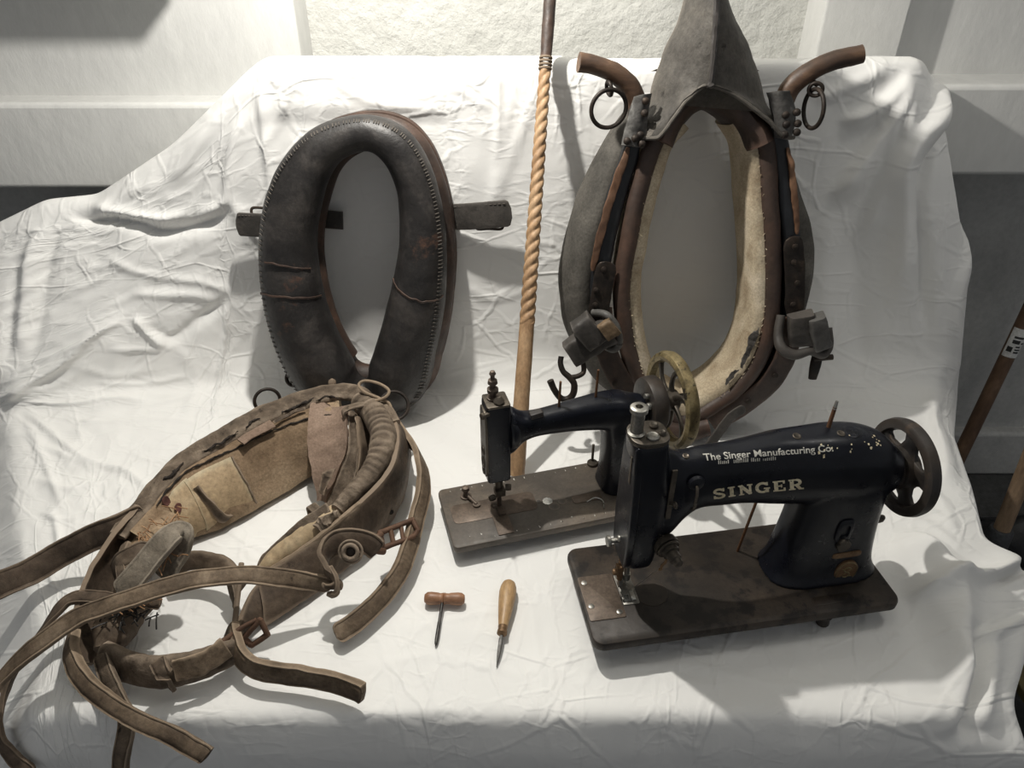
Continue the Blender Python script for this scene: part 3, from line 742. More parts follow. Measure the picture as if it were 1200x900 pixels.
# dark throat between the two limbs under the peak
th_ = [BP(u, v, o) for u, v, o in [(772, 170, .04), (786, 140, .045), (806, 118, .05), (832, 110, .055), (858, 122, .05), (880, 146, .045), (892, 172, .04)]]
obj('throat_pad', rough(sweep(th_, [(a * .030, b * .072) for a, b in circ(18)], 50, False, tuple(-BN)), .003, 18), M_BROWNEDGE, bc)
# left tug: riveted iron plate, folded leather block, loop and hook
obj('tug_plate', rough(strap([BP(u, v, -.018) for u, v in [(711, 304), (706, 325), (703, 345), (698, 372)]], .038, .006, 50, up=tuple(-BN), taper=.18, e=3), .0014, 30), M_IRON, bc)
for u, v in ((697, 336), (696, 353), (706, 312)):
    obj('rivet', lathe([(.0001, -.002), (.0055, -.002), (.005, .0015), (.001, .003)], BP(u, v, -.023), -BN, 10), M_IRON, bc)
def block(a, b, w, t, o, m, name, e=6, n=14):
    A, B = BP(*a, o), BP(*b, o)
    return obj(name, rough(sweep([A, A.lerp(B, .5), B], rrect(w, t, e, 16), n, False, tuple(-BN)), .0034, 34), m, bc)
block((712, 378), (666, 406), .050, .034, -.040, M_DARKSTRAP, 'tug_block')
block((697, 372), (678, 386), .062, .046, -.040, M_DARKSTRAP, 'tug_wrap')
block((716, 369), (702, 378), .034, .022, -.058, M_TONGUE, 'tug_tongue')
obj('tug_loop', tube([BP(u, v, o) for u, v, o in [(694, 362, -.02), (708, 360, -.045), (719, 374, -.05), (721, 392, -.05), (714, 400, -.04), (700, 396, -.02)]], .007, 50, 10), M_LEAD, bc)
obj('trace_hook', tube([BP(u, v, o) for u, v, o in [(656, 407, -.045), (655, 414, -.05), (658, 422, -.055), (665, 428, -.058), (670, 435, -.06), (669, 446, -.06), (663, 452, -.06), (655, 451, -.06), (648, 442, -.06), (643, 431, -.06)]], [.0052, .0052, .0055, .006, .0062, .0065, .0065, .006, .006, .0065], 70, 12), M_IRON, bc)
obj('hook_shank', tube([BP(u, v, o) for u, v, o in [(667, 428, -.058), (675, 427, -.055), (681, 424, -.05), (681, 416, -.045), (677, 410, -.04)]], .0048, 40, 12), M_IRON, bc)
# right tug
obj('tug_plate', rough(strap([BP(u, v, -.016) for u, v in [(925, 275), (927, 300), (928, 330), (927, 370)]], .036, .006, 50, up=tuple(-BN), taper=.18, e=3), .0014, 30), M_IRON, bc)
for u, v in ((927, 286), (926, 304), (930, 328), (925, 353)):
    obj('rivet', lathe([(.0001, -.002), (.0055, -.002), (.005, .0015), (.001, .003)], BP(u, v, -.021), -BN, 10), M_IRON, bc)
block((930, 361), (932, 395), .046, .030, -.036, M_DARKSTRAP, 'tug_block')
block((946, 362), (952, 396), .032, .034, -.044, M_LEAD, 'tug_wrap')
obj('tug_loop', tube([BP(u, v, o) for u, v, o in [(911, 365, -.02), (906, 385, -.03), (907, 398, -.045), (920, 404, -.05), (938, 400, -.05), (952, 404, -.05), (961, 396, -.04), (962, 378, -.03)]], [.008, .009, .010, .010, .008, .008, .009, .009], 60, 10), M_DARKSTRAP, bc)
obj('toggle', merge(sweep([BP(950, 408, -.035), BP(946, 420, -.04), BP(943, 434, -.04)], rrect(.020, .012, 3), 16, False, tuple(-BN), 0, [1, 1, .75]), rod(BP(944, 411, -.04), BP(966, 409, -.04), .0055)), M_IRON, bc)
# thin hame strap hanging from the foot
obj('hame_strap', rough(strap([BP(u, v, o) for u, v, o in [(868, 470, -.028), (850, 480, -.035), (835, 495, -.045), (824, 508, -.05), (819, 514, -.05)]], .020, .005, 50, up=tuple(-BN), taper=.06), .001, 30), M_DARKSTRAP, bc)
obj('foot_closure', rough(sweep([BP(748, 482, .0), BP(775, 497, -.005), BP(800, 502, -.005), BP(828, 496, -.005)], rrect(.038, .05, 3), 30, False, tuple(-BN)), .002, 25), M_BROWNEDGE, bc)
# ------------------------------------------------------------------ sewing machines
M_JAPAN = mk('black_japanned_enamel', [(.003, .0035, .006), (.005, .006, .010), (.010, .010, .013)], 8, (.22, .42), .10, 60, spots=(.045, .032, .022), spot_scale=26, spot_at=.70, bdist=.001, spec=.32, wear=.12)
M_JAPANWORN = mk('worn_black_enamel', [(.006, .006, .008), (.013, .012, .012), (.035, .026, .019)], 10, (.35, .6), .2, 80, spots=(.055, .037, .024), spot_scale=22, spot_at=.58, bdist=.001, spec=.45, wear=.4)
M_BED = mk('worn_brown_black_bed', [(.007, .0065, .006), (.021, .017, .014), (.050, .037, .027)], 7, (.38, .6), .3, 110, spots=(.0035, .0035, .004), spot_scale=22, spot_at=.50, bdist=.001, metal=.1, spec=.28, wear=.35)
M_BEDREAR = mk('worn_speckled_bed', [(.025, .023, .021), (.062, .053, .045), (.14, .112, .084)], 8, (.4, .65), .3, 120, spots=(.18, .15, .11), spot_scale=70, spot_at=.70, bdist=.001, metal=.1, wear=.35)
M_RUSTPLATE = mk('rusty_slide_plate', [(.045, .034, .027), (.095, .071, .054), (.16, .122, .094)], 14, (.4, .65), .25, 150, metal=.4, bdist=.0008)
M_STEEL = mk('tarnished_steel', [(.10, .095, .085), (.22, .21, .19), (.36, .34, .31)], 25, (.3, .5), .15, 160, metal=.9, bdist=.0006, wear=.3)
M_BRIGHT = mk('bright_steel', [(.5, .5, .48), (.66, .66, .63)], 25, (.2, .35), .05, 160, metal=.9, bdist=.0004)
M_GUNMETAL = mk('dark_gun_metal', [(.030, .026, .021), (.062, .053, .043), (.12, .10, .078)], 24, (.35, .6), .25, 140, metal=.7, bdist=.0008, wear=.22)
M_GILT = mk('worn_gilt_rim', [(.035, .028, .018), (.20, .155, .075), (.36, .30, .17)], 22, (.35, .6), .4, 120, metal=.55, spots=(.03, .024, .016), spot_scale=45, spot_at=.56, bdist=.001)
M_BRASS = mk('dull_brass', [(.13, .075, .038), (.22, .135, .07)], 20, (.4, .6), .2, 140, metal=.5)
M_GOLDTXT = mk('worn_gold_lettering', [(.46, .38, .23), (.68, .59, .40), (.80, .72, .52)], 40, (.5, .7), .1, 120, spots=(.03, .025, .018), spot_scale=150, spot_at=.60)
M_SILVERTXT = mk('worn_pale_lettering', [(.38, .37, .33), (.62, .60, .54)], 40, (.5, .7), .1, 120, spots=(.02, .02, .02), spot_scale=170, spot_at=.58)
M_RUSTPIN = mk('rusty_pin', [(.07, .032, .014), (.16, .075, .032)], 40, (.6, .8), .2, 150, metal=.3)

def sring(c, hx, hy, e=4.0, n=28, plane='yz'):
    out = []
    for i in range(n):
        a = 2 * math.pi * (i + .5) / n; ca, sa = math.cos(a), math.sin(a)
        p = hx * math.copysign(abs(ca) ** (2 / e), ca); q = hy * math.copysign(abs(sa) ** (2 / e), sa)
        out.append(Vector((c[0], c[1] + p, c[2] + q)) if plane == 'yz' else Vector((c[0] + p, c[1] + q, c[2])))
    return out
def smooth_rings(spec, n, plane, e):
    """spec rows (pos, c1, c2, h1, h2)"""
    out = []
    for s in catmull(spec, n):
        out.append(sring((s[0], s[1], s[2]) if plane == 'yz' else (s[1], s[2], s[0]), s[3], s[4], e, 28, plane))
    return loft(out)
def casting(name, pieces, mat, parent, voxel=.003, its=6, pre=None):
    V, F = merge(*pieces)
    me = bpy.data.meshes.new('tmp'); me.from_pydata([tuple(v) for v in V], [], F)
    bm = bmesh.new(); bm.from_mesh(me); bmesh.ops.recalc_face_normals(bm, faces=bm.faces); bm.to_mesh(me); bm.free()
    o = bpy.data.objects.new('tmp', me); COL.objects.link(o)
    r = o.modifiers.new('r', 'REMESH'); r.mode = 'VOXEL'; r.voxel_size = voxel
    s = o.modifiers.new('s', 'SMOOTH'); s.factor = .5; s.iterations = its
    dg = bpy.context.evaluated_depsgraph_get(); ev = o.evaluated_get(dg)
    m2 = bpy.data.meshes.new_from_object(ev)
    bpy.data.objects.remove(o)
    vf = ([v.co.copy() for v in m2.vertices], [tuple(p.vertices) for p in m2.polygons])
    bpy.data.meshes.remove(m2)
    res = obj(name, vf, mat, parent, local=True, smooth=60)
    res['_'] = 0; del res['_']
    return res, vf
def rounded_slab(x0, x1, y0, y1, z0, z1, r, lip=.003, nseg=7):
    out = []
    def outline(ins):
        P = []
        for cx_, cy_, a0 in ((x1 - r, y1 - r, 0), (x0 + r, y1 - r, 90), (x0 + r, y0 + r, 180), (x1 - r, y0 + r, 270)):
            for k in range(nseg):
                a = math.radians(a0 + 90 * k / (nseg - 1)); rr = r - ins
                P.append((cx_ + rr * math.cos(a), cy_ + rr * math.sin(a)))
        return P
    rings = []
    for ins, z in ((lip * 1.6, z0), (.0004, z0 + lip * .8), (0, z0 + lip * 1.6), (0, z1 - lip), (lip * .3, z1 - lip * .3), (lip, z1)):
        rings.append([Vector((x, y, z)) for x, y in outline(ins)])
    return loft(rings)
def screw(c, ax, r, h=.003):
    return lathe([(r * .9, -.002), (r, 0), (r, h * .6), (r * .8, h), (0.0001, h * 1.05)], c, ax, 14)
def cyl(c, ax, r, L, seg=20, ch=.0):
    return lathe([(r - ch, 0), (r, ch), (r, L - ch), (r - ch, L)], c, ax, seg)
def machine_root(name, fl, fr, z, label):
    O = PZ(*fl, z); A = PZ(*fr, z); d = A - O
    return root(name, (O.x, O.y, 0), label, 'sewing machine', math.atan2(d.y, d.x))
def project_flat(vf, bvh, d, off):
    """push lettering along d onto the casting"""
    V, F = vf; out = []
    for v in V:
        h = bvh.ray_cast(v - d * .3, d)
        out.append((h[0] - d * off + d * 0) if h[0] is not None else v)
    return out, F
def text_mesh(s, size, bold=0.0, space=1.0):
    c = bpy.data.curves.new('t', 'FONT'); c.body = s; c.size = size; c.offset = bold; c.space_character = space; c.resolution_u = 4
    o = bpy.data.objects.new('t', c); COL.objects.link(o)
    dg = bpy.context.evaluated_depsgraph_get(); m = bpy.data.meshes.new_from_object(o.evaluated_get(dg))
    bpy.data.objects.remove(o)
    bm = bmesh.new(); bm.from_mesh(m)
    bmesh.ops.triangulate(bm, faces=bm.faces)
    bmesh.ops.subdivide_edges(bm, edges=[e for e in bm.edges if e.calc_length() > size * .12], cuts=2)
    bmesh.ops.triangulate(bm, faces=bm.faces)
    bm.to_mesh(m); bm.free()
    vf = [(v.co.x, v.co.y) for v in m.vertices], [tuple(p.vertices) for p in m.polygons]
    return vf

# ---- front machine
fm = machine_root('sewing_machine', (697, 757), (1058, 706), .05, 'larger black sewing machine in front with gold capital lettering on its arm')
BL, BW = .468, .184
fbed = obj('bed', rounded_slab(0, BL, 0, BW, .031, .05, .017, .005), M_BED, fm, local=True)
obj('bed_skirt', rounded_slab(.012, BL - .012, .010, BW - .010, .020, .034, .014, .002), M_JAPANWORN, fm, local=True)
for x, y in ((.075, .060), (.362, .020), (.035, .162), (.40, .150)):
    obj('foot', lathe([(.009, 0), (.010, .002), (.009, .012), (.012, .022)], (x, y, 0), (0, 0, 1), 14), M_JAPANWORN, fm, local=True)
YC = .094
arm_spec = [(.096, YC, .228, .026, .082), (.108, YC, .230, .027, .080), (.122, YC, .233, .0275, .070), (.138, YC, .246, .027, .056), (.158, YC, .256, .027, .049), (.19, YC, .257, .028, .049),
            (.225, YC, .259, .030, .051), (.26, YC, .259, .034, .056), (.30, YC, .257, .039, .058), (.34, YC, .256, .043, .059), (.375, YC, .252, .044, .059),
            (.40, YC, .249, .042, .055), (.422, YC, .244, .038, .049), (.438, YC, .238, .033, .040), (.450, YC, .235, .028, .032)]
post_spec = [(.049, .377, .092, .090, .050), (.056, .377, .092, .086, .047), (.07, .377, .093, .080, .043), (.10, .377, .094, .074, .041), (.15, .377, .094, .068, .040), (.19, .376, .094, .066, .041), (.23, .373, .094, .066, .042), (.27, .366, .094, .062, .040)]
head_spec = [(.113, .080, YC, .016, .023), (.120, .080, YC, .019, .027), (.14, .081, YC, .021, .029), (.19, .082, YC, .023, .030), (.24, .082, YC, .024, .030), (.285, .080, YC, .024, .029), (.318, .077, YC, .024, .027), (.338, .076, YC, .024, .025)]
arm_o, arm_vf = casting('arm', [smooth_rings(arm_spec, 60, 'yz', 2.6), smooth_rings(post_spec, 40, 'xy', 3.2), smooth_rings(head_spec, 40, 'xy', 5.0)], M_JAPAN, fm, .0028, 10)
bvh = BVHTree.FromPolygons([tuple(v) for v in arm_vf[0]], arm_vf[1])
# face plate on the left end
fp_out = [(.066, .128), (.072, .117), (.116, .117), (.123, .130), (.127, .185), (.125, .235), (.122, .285), (.119, .336), (.070, .336), (.066, .285), (.063, .235), (.061, .185)]
fpr = [[Vector((x, YC + (y - YC) * s_, .2265 + (z - .2265) * s_)) for y, z in fp_out] for x, s_ in ((.064, 1), (.0565, 1), (.054, .95))]
face = obj('face_plate', loft(fpr), M_JAPAN, fm, local=True, bevel=.0012, smooth=30)
obj('slot', box((.0537, .083, .292), (.0014, .006, .045)), M_GUNMETAL, face, local=True, bevel=.0005)
obj('screw', screw((.0543, .094, .155), (-1, 0, 0), .005), M_STEEL, face, local=True)
obj('thumb_screw', merge(cyl((.056, .108, .137), (-1, 0, 0), .004, .012, 12), cyl((.046, .108, .137), (-1, 0, 0), .0085, .006, 14, .001)), M_STEEL, face, local=True)
cap = obj('head_cap', rounded_slab(.050, .102, .069, .119, .334, .343, .018, .002), M_GUNMETAL, fm, local=True)
tp = Vector((.060, .094, .342))
tb = obj('presser_tube', lathe([(.011, 0), (.0115, .003), (.0085, .005), (.0085, .034), (.0115, .036), (.0115, .042), (.0095, .0435), (.005, .0435), (.0048, .036)], tp, (0, 0, 1), 20), M_STEEL, fm, local=True)
for x, y, r, m_ in ((.078, .082, .0085, M_STEEL), (.086, .104, .006, M_GUNMETAL), (.092, .087, .005, M_GUNMETAL)):
    obj('cap_screw', lathe([(r, 0), (r, .004), (r * .7, .006), (r * .4, .0055), (.0001, .005)], (x, y, .342), (0, 0, 1), 16), m_, fm, local=True)
# front slot with take-up lever, thread guides
obj('take_up_lever', merge(box((.108, .0665, .255), (.007, .003, .085)), rod((.108, .066, .24), (.110, .056, .246), .0025), torus((.1105, .0545, .247), (1, .2, 0), .004, .0015)), M_GUNMETAL, fm, local=True)
obj('thread_guide', tube([(.139, .067, .268), (.139, .060, .270), (.139, .056, .262), (.1385, .056, .236), (.138, .061, .230)], .0022, 24, 8), M_GUNMETAL, fm, local=True)
obj('guide_boss', lathe([(.012, 0), (.010, .004), (.004, .006)], (.140, .0665, .272), (0, -1, 0), 16), M_JAPAN, fm, local=True)
tc_ = Vector((.112, .066, .161)); ta = Vector((.25, -1, -.15))
tn = obj('tension_knob', lathe([(.017, -.006), (.018, 0), (.018, .004), (.013, .005), (.0165, .006), (.0165, .0085), (.0125, .0095), (.0125, .015), (.009, .016), (.009, .026), (.007, .0275), (.0065, .034), (.004, .036)], tc_, ta, 24), M_GUNMETAL, fm, local=True)
obj('check_spring', tube([(.112, .064, .150), (.111, .056, .148), (.110, .054, .140), (.106, .055, .133), (.106, .056, .124), (.104, .058, .122)], .002, 30, 8), M_BRASS, fm, local=True)
# needle bar, presser foot
obj('needle_bar', merge(cyl((.072, .098, .066), (0, 0, 1), .0045, .055, 14), cyl((.072, .098, .064), (0, 0, 1), .0065, .012, 12), rod((.072, .098, .066), (.072, .098, .045), .0011)), M_STEEL, fm, local=True)
obj('presser_bar', merge(cyl((.061, .094, .070), (0, 0, 1), .0045, .05, 14), box((.057, .090, .094), (.008, .010, .018)), screw((.0535, .089, .092), (-1, 0, 0), .005, .006)), M_BRASS, fm, local=True)
obj('presser_foot', merge(box((.0625, .094, .063), (.007, .007, .018)), box((.066, .090, .0545), (.013, .032, .004)), box((.0605, .074, .0555), (.0035, .016, .003)), box((.071, .074, .0555), (.0035, .016, .003))), M_STEEL, fm, local=True, bevel=.0008)
obj('thread', tube([(.105, .06, .122), (.092, .074, .085), (.083, .082, .062), (.082, .08, .051)], .0005, 20, 5), M_STEEL, fm, local=True)
# slide plate, needle plate
obj('slide_plate', rounded_slab(.004, .058, .040, .122, .0496, .0512, .003, .0004), M_RUSTPLATE, fm, local=True)
obj('needle_plate', merge(rounded_slab(.0595, .084, .060, .118, .0496, .0514, .003, .0004)), M_STEEL, fm, local=True)
obj('feed_plate', rounded_slab(.060, .080, .066, .085, .0512, .0530, .002, .0004), M_BRIGHT, fm, local=True)
obj('plate_disc', cyl((.106, .078, .0496), (0, 0, 1), .026, .0012, 40, .0003), M_BED, fm, local=True)
for x, y in ((.012, .066), (.050, .050), (.012, .11)):
    obj('screw', screw((x, y, .0512), (0, 0, 1), .0045, .001), M_STEEL, fm, local=True)
# hand wheel
wc = Vector((.468, YC, .231))
def wheel_rim(c, R, prof, n=64):
    rings = []
    for i in range(n):
        a = 2 * math.pi * i / n
        rings.append([Vector((c.x + dx, c.y + math.cos(a) * (R + dr_), c.z + math.sin(a) * (R + dr_))) for dx, dr_ in prof])
    return loft(rings, cap=False, closed=True)
hub = obj('wheel_hub', lathe([(.027, -.036), (.029, -.034), (.029, -.016), (.026, -.014), (.031, -.012), (.033, .006), (.026, .012), (.014, .013), (.012, .018), (.0001, .018)], wc, (1, 0, 0), 32), M_JAPANWORN, fm, local=True)
hw = obj('hand_wheel', wheel_rim(wc, .0655, [(-.009, -.008), (-.010, 0), (-.007, .005), (0, .0065), (.007, .005), (.010, 0), (.009, -.008), (0, -.012)]), M_JAPANWORN, fm, local=True)
for k in range(5):
    a = math.radians(20 + 72 * k); d = Vector((0, math.cos(a), math.sin(a))); t = Vector((0, -d.z, d.y))
    rg = []
    for r_, w_, th in ((.022, .022, .012), (.032, .016, .010), (.041, .0125, .009), (.050, .015, .009), (.060, .026, .009)):
        rg.append([wc + d * r_ + t * (w_ * x) + Vector((th * .5 * y, 0, 0)) for x, y in rrect(2, 2, 4, 12)])
    obj('spoke', loft(rg), M_JAPANWORN, hw, local=True)
# fittings on the post
def on_arm(x, z): 
    h = bvh.ray_cast(Vector((x, -.2, z)), Vector((0, 1, 0))); return h[0] if h[0] is not None else Vector((x, .05, z))
def disc_on(x, z, rx, rz, th):
    h = on_arm(x, z); rings = []
    for s_, o in ((1, .003), (1, -th * .6), (.9, -th), (.8, -th)):
        rings.append([Vector((x + rx * s_ * math.cos(a), h.y + o, z + rz * s_ * math.sin(a))) for a in [2 * math.pi * i / 32 for i in range(32)]])
    return loft(rings), h.y - th
vf_, ym = disc_on(.398, .073, .0185, .0225, .0022)
md = obj('brass_medallion', vf_, M_BRASS, fm, local=True)
def rel_curve(P, r, y): return tube([Vector((x, y, z)) for x, z in P], r, 40, 6)
obj('medallion_rim', rel_curve([(.398 + .0165 * math.cos(a), .073 + .0203 * math.sin(a)) for a in [2 * math.pi * i / 24 for i in range(25)]], .0007, ym), M_GILT, md, local=True)
obj('medallion_letter', merge(rel_curve([(0.4045, 0.0795), (0.4010, 0.0825), (0.3960, 0.0825), (0.3925, 0.0790), (0.3950, 0.0750), (0.4010, 0.0720), (0.4035, 0.0680), (0.4000, 0.0635), (0.3950, 0.0635), (0.3915, 0.0670)], .0011, ym), rel_curve([(0.3890, 0.0640), (0.4070, 0.0820)], .0007, ym), rel_curve([(0.3890, 0.0820), (0.4070, 0.0640)], .0007, ym)), M_GILT, md, local=True)
pl_y = on_arm(.392, .107).y
obj('number_plate', loft([[Vector((.392 + .023 * s_ * p, pl_y + o, .107 + .0052 * s_ * q)) for p, q in rrect(2, 2, 5, 24)] for s_, o in ((1, .003), (1, -.001), (.93, -.0016))]), M_BRASS, fm, local=True)
sy = on_arm(.374, .155).y
obj('stitch_slot', loft([[Vector((.374 + .0125 * s_ * p, sy + o, .159 + .022 * s_ * q)) for p, q in rrect(2, 2, 3.5, 24)] for s_, o in ((1, .004), (1, -.0025), (.85, -.004), (.55, -.004), (.5, -.001))]), M_JAPAN, fm, local=True)
obj('stitch_lever', merge(screw((.374, sy - .004, .140), (0, -1, 0), .0065, .005), cyl((.380, sy + .002, .129), (0, -1, 0), .011, .007, 18, .001)), M_GUNMETAL, fm, local=True)
bx = .468
obj('winder_boss', lathe([(.010, 0), (.022, .004), (.024, .012), (.022, .018), (.010, .021)], (.447, .118, .098), (1, 0, 0), 24), M_JAPANWORN, fm, local=True)
obj('winder_clip', merge(torus((.470, .100, .122), (0, 1, 0), .006, .0022), cyl((.462, .10, .120), (1, 0, 0), .004, .012, 10)), M_GUNMETAL, fm, local=True)
obj('bed_patch', rounded_slab(.335, .400, .014, .030, .0494, .0507, .007, .0003), M_BED, fm, local=True)
# spool pin and oil holes on the arm
def on_top(x, y):
    h = bvh.ray_cast(Vector((x, y, .6)), Vector((0, 0, -1))); return h[0]
p0 = on_top(.335, .100)
sp = obj('spool_pin', rod(p0 - Vector((0, 0, .004)), p0 + Vector((.004, .004, .030)), .0030, .0026, 10), M_RUSTPIN, fm, local=True)
obj('pin_tip', rod(p0 + Vector((.0036, .0036, .027)), p0 + Vector((.0052, .0052, .039)), .0027, .0020, 10), M_STEEL, sp, local=True)
for x, y, r_ in ((.283, .088, .0045), (.345, .085, .0042), (.362, .088, .0085), (.13, .088, .0035)):
    q = on_top(x, y)
    obj('oil_hole', lathe([(r_ * 1.25, -.002), (r_ * 1.3, .0008), (r_, .0014), (r_ * .6, .0006), (.0001, .0004)], q, (0, -.15, 1), 16), M_GUNMETAL if r_ < .008 else M_JAPAN, fm, local=True)
obj('thread_rod', rod((.268, .135, .05), (.274, .120, .215), .0022, .0022, 8), M_RUSTPIN, fm, local=True)
# gold lettering on the front of the arm
def arc(cx_, cy_, rx, ry, a0, a1, n=14):
    return [(cx_ + rx * math.cos(math.radians(a0 + (a1 - a0) * i / n)), cy_ + ry * math.sin(math.radians(a0 + (a1 - a0) * i / n))) for i in range(n + 1)]
def stroke(P, w):
    V, F = [], []
    for i, p in enumerate(P):
        a, b = P[max(i - 1, 0)], P[min(i + 1, len(P) - 1)]
        dx, dy = b[0] - a[0], b[1] - a[1]; l = math.hypot(dx, dy); ww = w[i] if isinstance(w, list) else w
        V += [(p[0] - dy / l * ww / 2, p[1] + dx / l * ww / 2), (p[0] + dy / l * ww / 2, p[1] - dx / l * ww / 2)]
    return V, [(2 * i, 2 * i + 1, 2 * i + 3, 2 * i + 2) for i in range(len(P) - 1)]
def seg(x0, y0, x1, y1, w, n=6): return stroke([(x0 + (x1 - x0) * i / n, y0 + (y1 - y0) * i / n) for i in range(n + 1)], w)
SW, TW = .25, .13
GLY = {
 'S': (.80, [stroke(arc(.40, .735, .27, .20, 20, 270, 18) + arc(.40, .265, .30, .20, 90, -160, 18), .2), seg(.70, .68, .70, 1.0, TW), seg(.10, 0, .10, .34, TW)]),
 'I': (.50, [seg(.25, 0, .25, 1, SW), seg(.02, .065, .48, .065, TW), seg(.02, .935, .48, .935, TW)]),
 'N': (.95, [seg(.20, 0, .20, 1, .16), seg(.78, 0, .78, 1, .16), seg(.17, .96, .80, .04, .26), seg(.02, .065, .38, .065, TW), seg(.02, .935, .30, .935, TW), seg(.60, .935, .95, .935, TW)]),
 'G': (.92, [stroke(arc(.45, .5, .36, .43, 45, 330, 26), .22), seg(.74, .02, .74, .42, .2), seg(.52, .42, .92, .42, TW), seg(.74, .68, .74, 1.0, TW)]),
 'E': (.82, [seg(.22, 0, .22, 1, SW), seg(.02, .065, .76, .065, TW), seg(.02, .935, .74, .935, TW), seg(.22, .5, .56, .5, TW), seg(.74, 0, .74, .32, TW), seg(.72, .70, .72, 1, TW), seg(.56, .36, .56, .64, .1)]),
 'R': (.95, [seg(.22, 0, .22, 1, SW), seg(.02, .065, .44, .065, TW), seg(.02, .935, .40, .935, TW), stroke([(.22, .935), (.45, .935)] + arc(.50, .70, .24, .235, 80, -80, 12) + [(.45, .465), (.22, .465)], [.13, .14] + [.21] * 13 + [.14, .13]), seg(.50, .46, .74, .06, .22), seg(.66, .065, .96, .065, TW)])}
TV, TF = [], []; xo = 0
for ch in 'SINGER':
    w_, parts_ = GLY[ch]
    V_, F_ = merge(*parts_); o_ = len(TV)
    TV += [((x + xo - .24 * y) * .019, y * .0195) for x, y in V_]; TF += [tuple(i + o_ for i in f) for f in F_]; xo += w_ + .17
XA, XB, ZA, ZB = .167, .292, .2365, .2485
def place_text(TV, XA, XB, ZA, ZB, yref=-.1):
    a, b = min(v[0] for v in TV), max(v[0] for v in TV); out = []
    for x, z in TV:
        t = (x - a) / (b - a); out.append(Vector((XA + (XB - XA) * t, yref, ZA + (ZB - ZA) * t + z)))
    return out
vf_ = project_flat((place_text(TV, XA, XB, ZA, ZB), TF), bvh, Vector((0, 1, 0)), .0007)
ltr = obj('gold_lettering', vf_, M_GOLDTXT, fm, local=True)
dv = Vector((0, .82, -.57)).normalized()
(T2, F2) = text_mesh('The Singer Manufacturing Co.', .0125, .0002, 1.0)
def top_text(T2, F2, XA, XB, ya, yb, za, scale=1.0):
    out = []; a, b = min(v[0] for v in T2), max(v[0] for v in T2)
    for x, z in T2:
        t = (x - a) / (b - a)
        # lay the line on a plane facing the front and the top, then push it onto the arm
        out.append(Vector((XA + (XB - XA) * t, ya + (yb - ya) * t, za)) + Vector((0, .57, .82)) * z)
    return project_flat((out, F2), bvh, dv, .0006)
obj('pale_lettering', top_text(T2, F2, .152, .325, .0775, .070, .299), M_SILVERTXT, fm, local=True)
# second line, worn down to broken strokes
ST = []
for k in range(30):
    x = .170 + k * .0026
    if k in (6, 7, 16, 22): continue
    z0_, h_ = 0, rng.uniform(.003, .0055)
    ST.append(([Vector((x, .0775 - .0004 * k * .3, .291)) + Vector((0, .57, .82)) * q + Vector((p, 0, 0)) for p, q in ((0, 0), (.0013, 0), (.0015, h_), (.0002, h_))], [(0, 1, 2, 3)]))
obj('worn_lettering', project_flat(merge(*ST), bvh, dv, .0006), M_SILVERTXT, fm, local=True)
ST = []
for k in range(26):
    x = rng.uniform(.29, .40); y = rng.uniform(.060, .082)
    w_ = rng.uniform(.001, .003)
    ST.append(([Vector((x, y, .33)) + Vector((p, q, 0)) for p, q in ((0, 0), (w_, 0), (w_ * 1.1, w_), (0, w_ * .8))], [(0, 1, 2, 3)]))
obj('gold_flecks', project_flat(merge(*ST), bvh, Vector((0, 0, -1)), .0006), M_GOLDTXT, fm, local=True)

# ---- rear machine
rm = machine_root('sewing_machine', (532, 643), (765, 596), .035, 'smaller black sewing machine behind with gilt spoked hand wheel and speckled bed')
RL, RW = .352, .146
obj('bed', rounded_slab(0, RL, 0, RW, .020, .035, .010, .003), M_BEDREAR, rm, local=True)
for x, y in ((.05, .05), (.30, .05), (.03, .125), (.32, .125)):
    obj('foot', lathe([(.008, 0), (.009, .002), (.008, .014), (.010, .021)], (x, y, 0), (0, 0, 1), 12), M_JAPANWORN, rm, local=True)
RY = .082
a_spec = [(.112, RY, .190, .020, .046), (.122, RY, .194, .024, .040), (.136, RY, .196, .021, .027), (.16, RY, .198, .019, .022), (.20, RY, .200, .021, .024), (.24, RY, .201, .024, .028), (.275, RY, .200, .028, .032), (.305, RY, .196, .031, .034), (.33, RY, .190, .030, .030), (.35, RY, .19, .026, .024)]
p_spec = [(.034, .318, RY, .040, .040), (.045, .316, RY, .036, .036), (.07, .314, RY, .032, .031), (.12, .313, RY, .031, .030), (.16, .311, RY, .033, .031), (.20, .305, RY, .034, .030)]
ra_o, ra_vf = casting('arm', [smooth_rings(a_spec, 50, 'yz', 2.6), smooth_rings(p_spec, 40, 'xy', 2.8)], M_JAPAN, rm, .0026, 9)
rbvh = BVHTree.FromPolygons([tuple(v) for v in ra_vf[0]], ra_vf[1])
hd = obj('head_box', loft([[Vector((.094 + hx * p, RY + hy * q, z)) for p, q in rrect(2, 2, 9, 24)] for z, hx, hy in ((.100, .018, .017), (.103, .0195, .019), (.25, .020, .020), (.253, .0195, .0195))]), M_JAPAN, rm, local=True, smooth=30)
fp2 = obj('face_plate', loft([[Vector((.0735 - o, RY + .018 * p, .178 + .066 * q)) for p, q in rrect(2, 2, 6, 24)] for o in (-.002, .002)]), M_GUNMETAL, rm, local=True)
for z_, r_ in ((.135, .009), (.16, .007), (.118, .006)):
    obj('face_scroll', torus((.0712, RY, z_), (1, 0, 0), r_, .0015), M_GUNMETAL, fp2, local=True)
obj('head_lid', rounded_slab(.075, .113, RY - .020, RY + .020, .252, .257, .004, .001), M_GUNMETAL, rm, local=True)
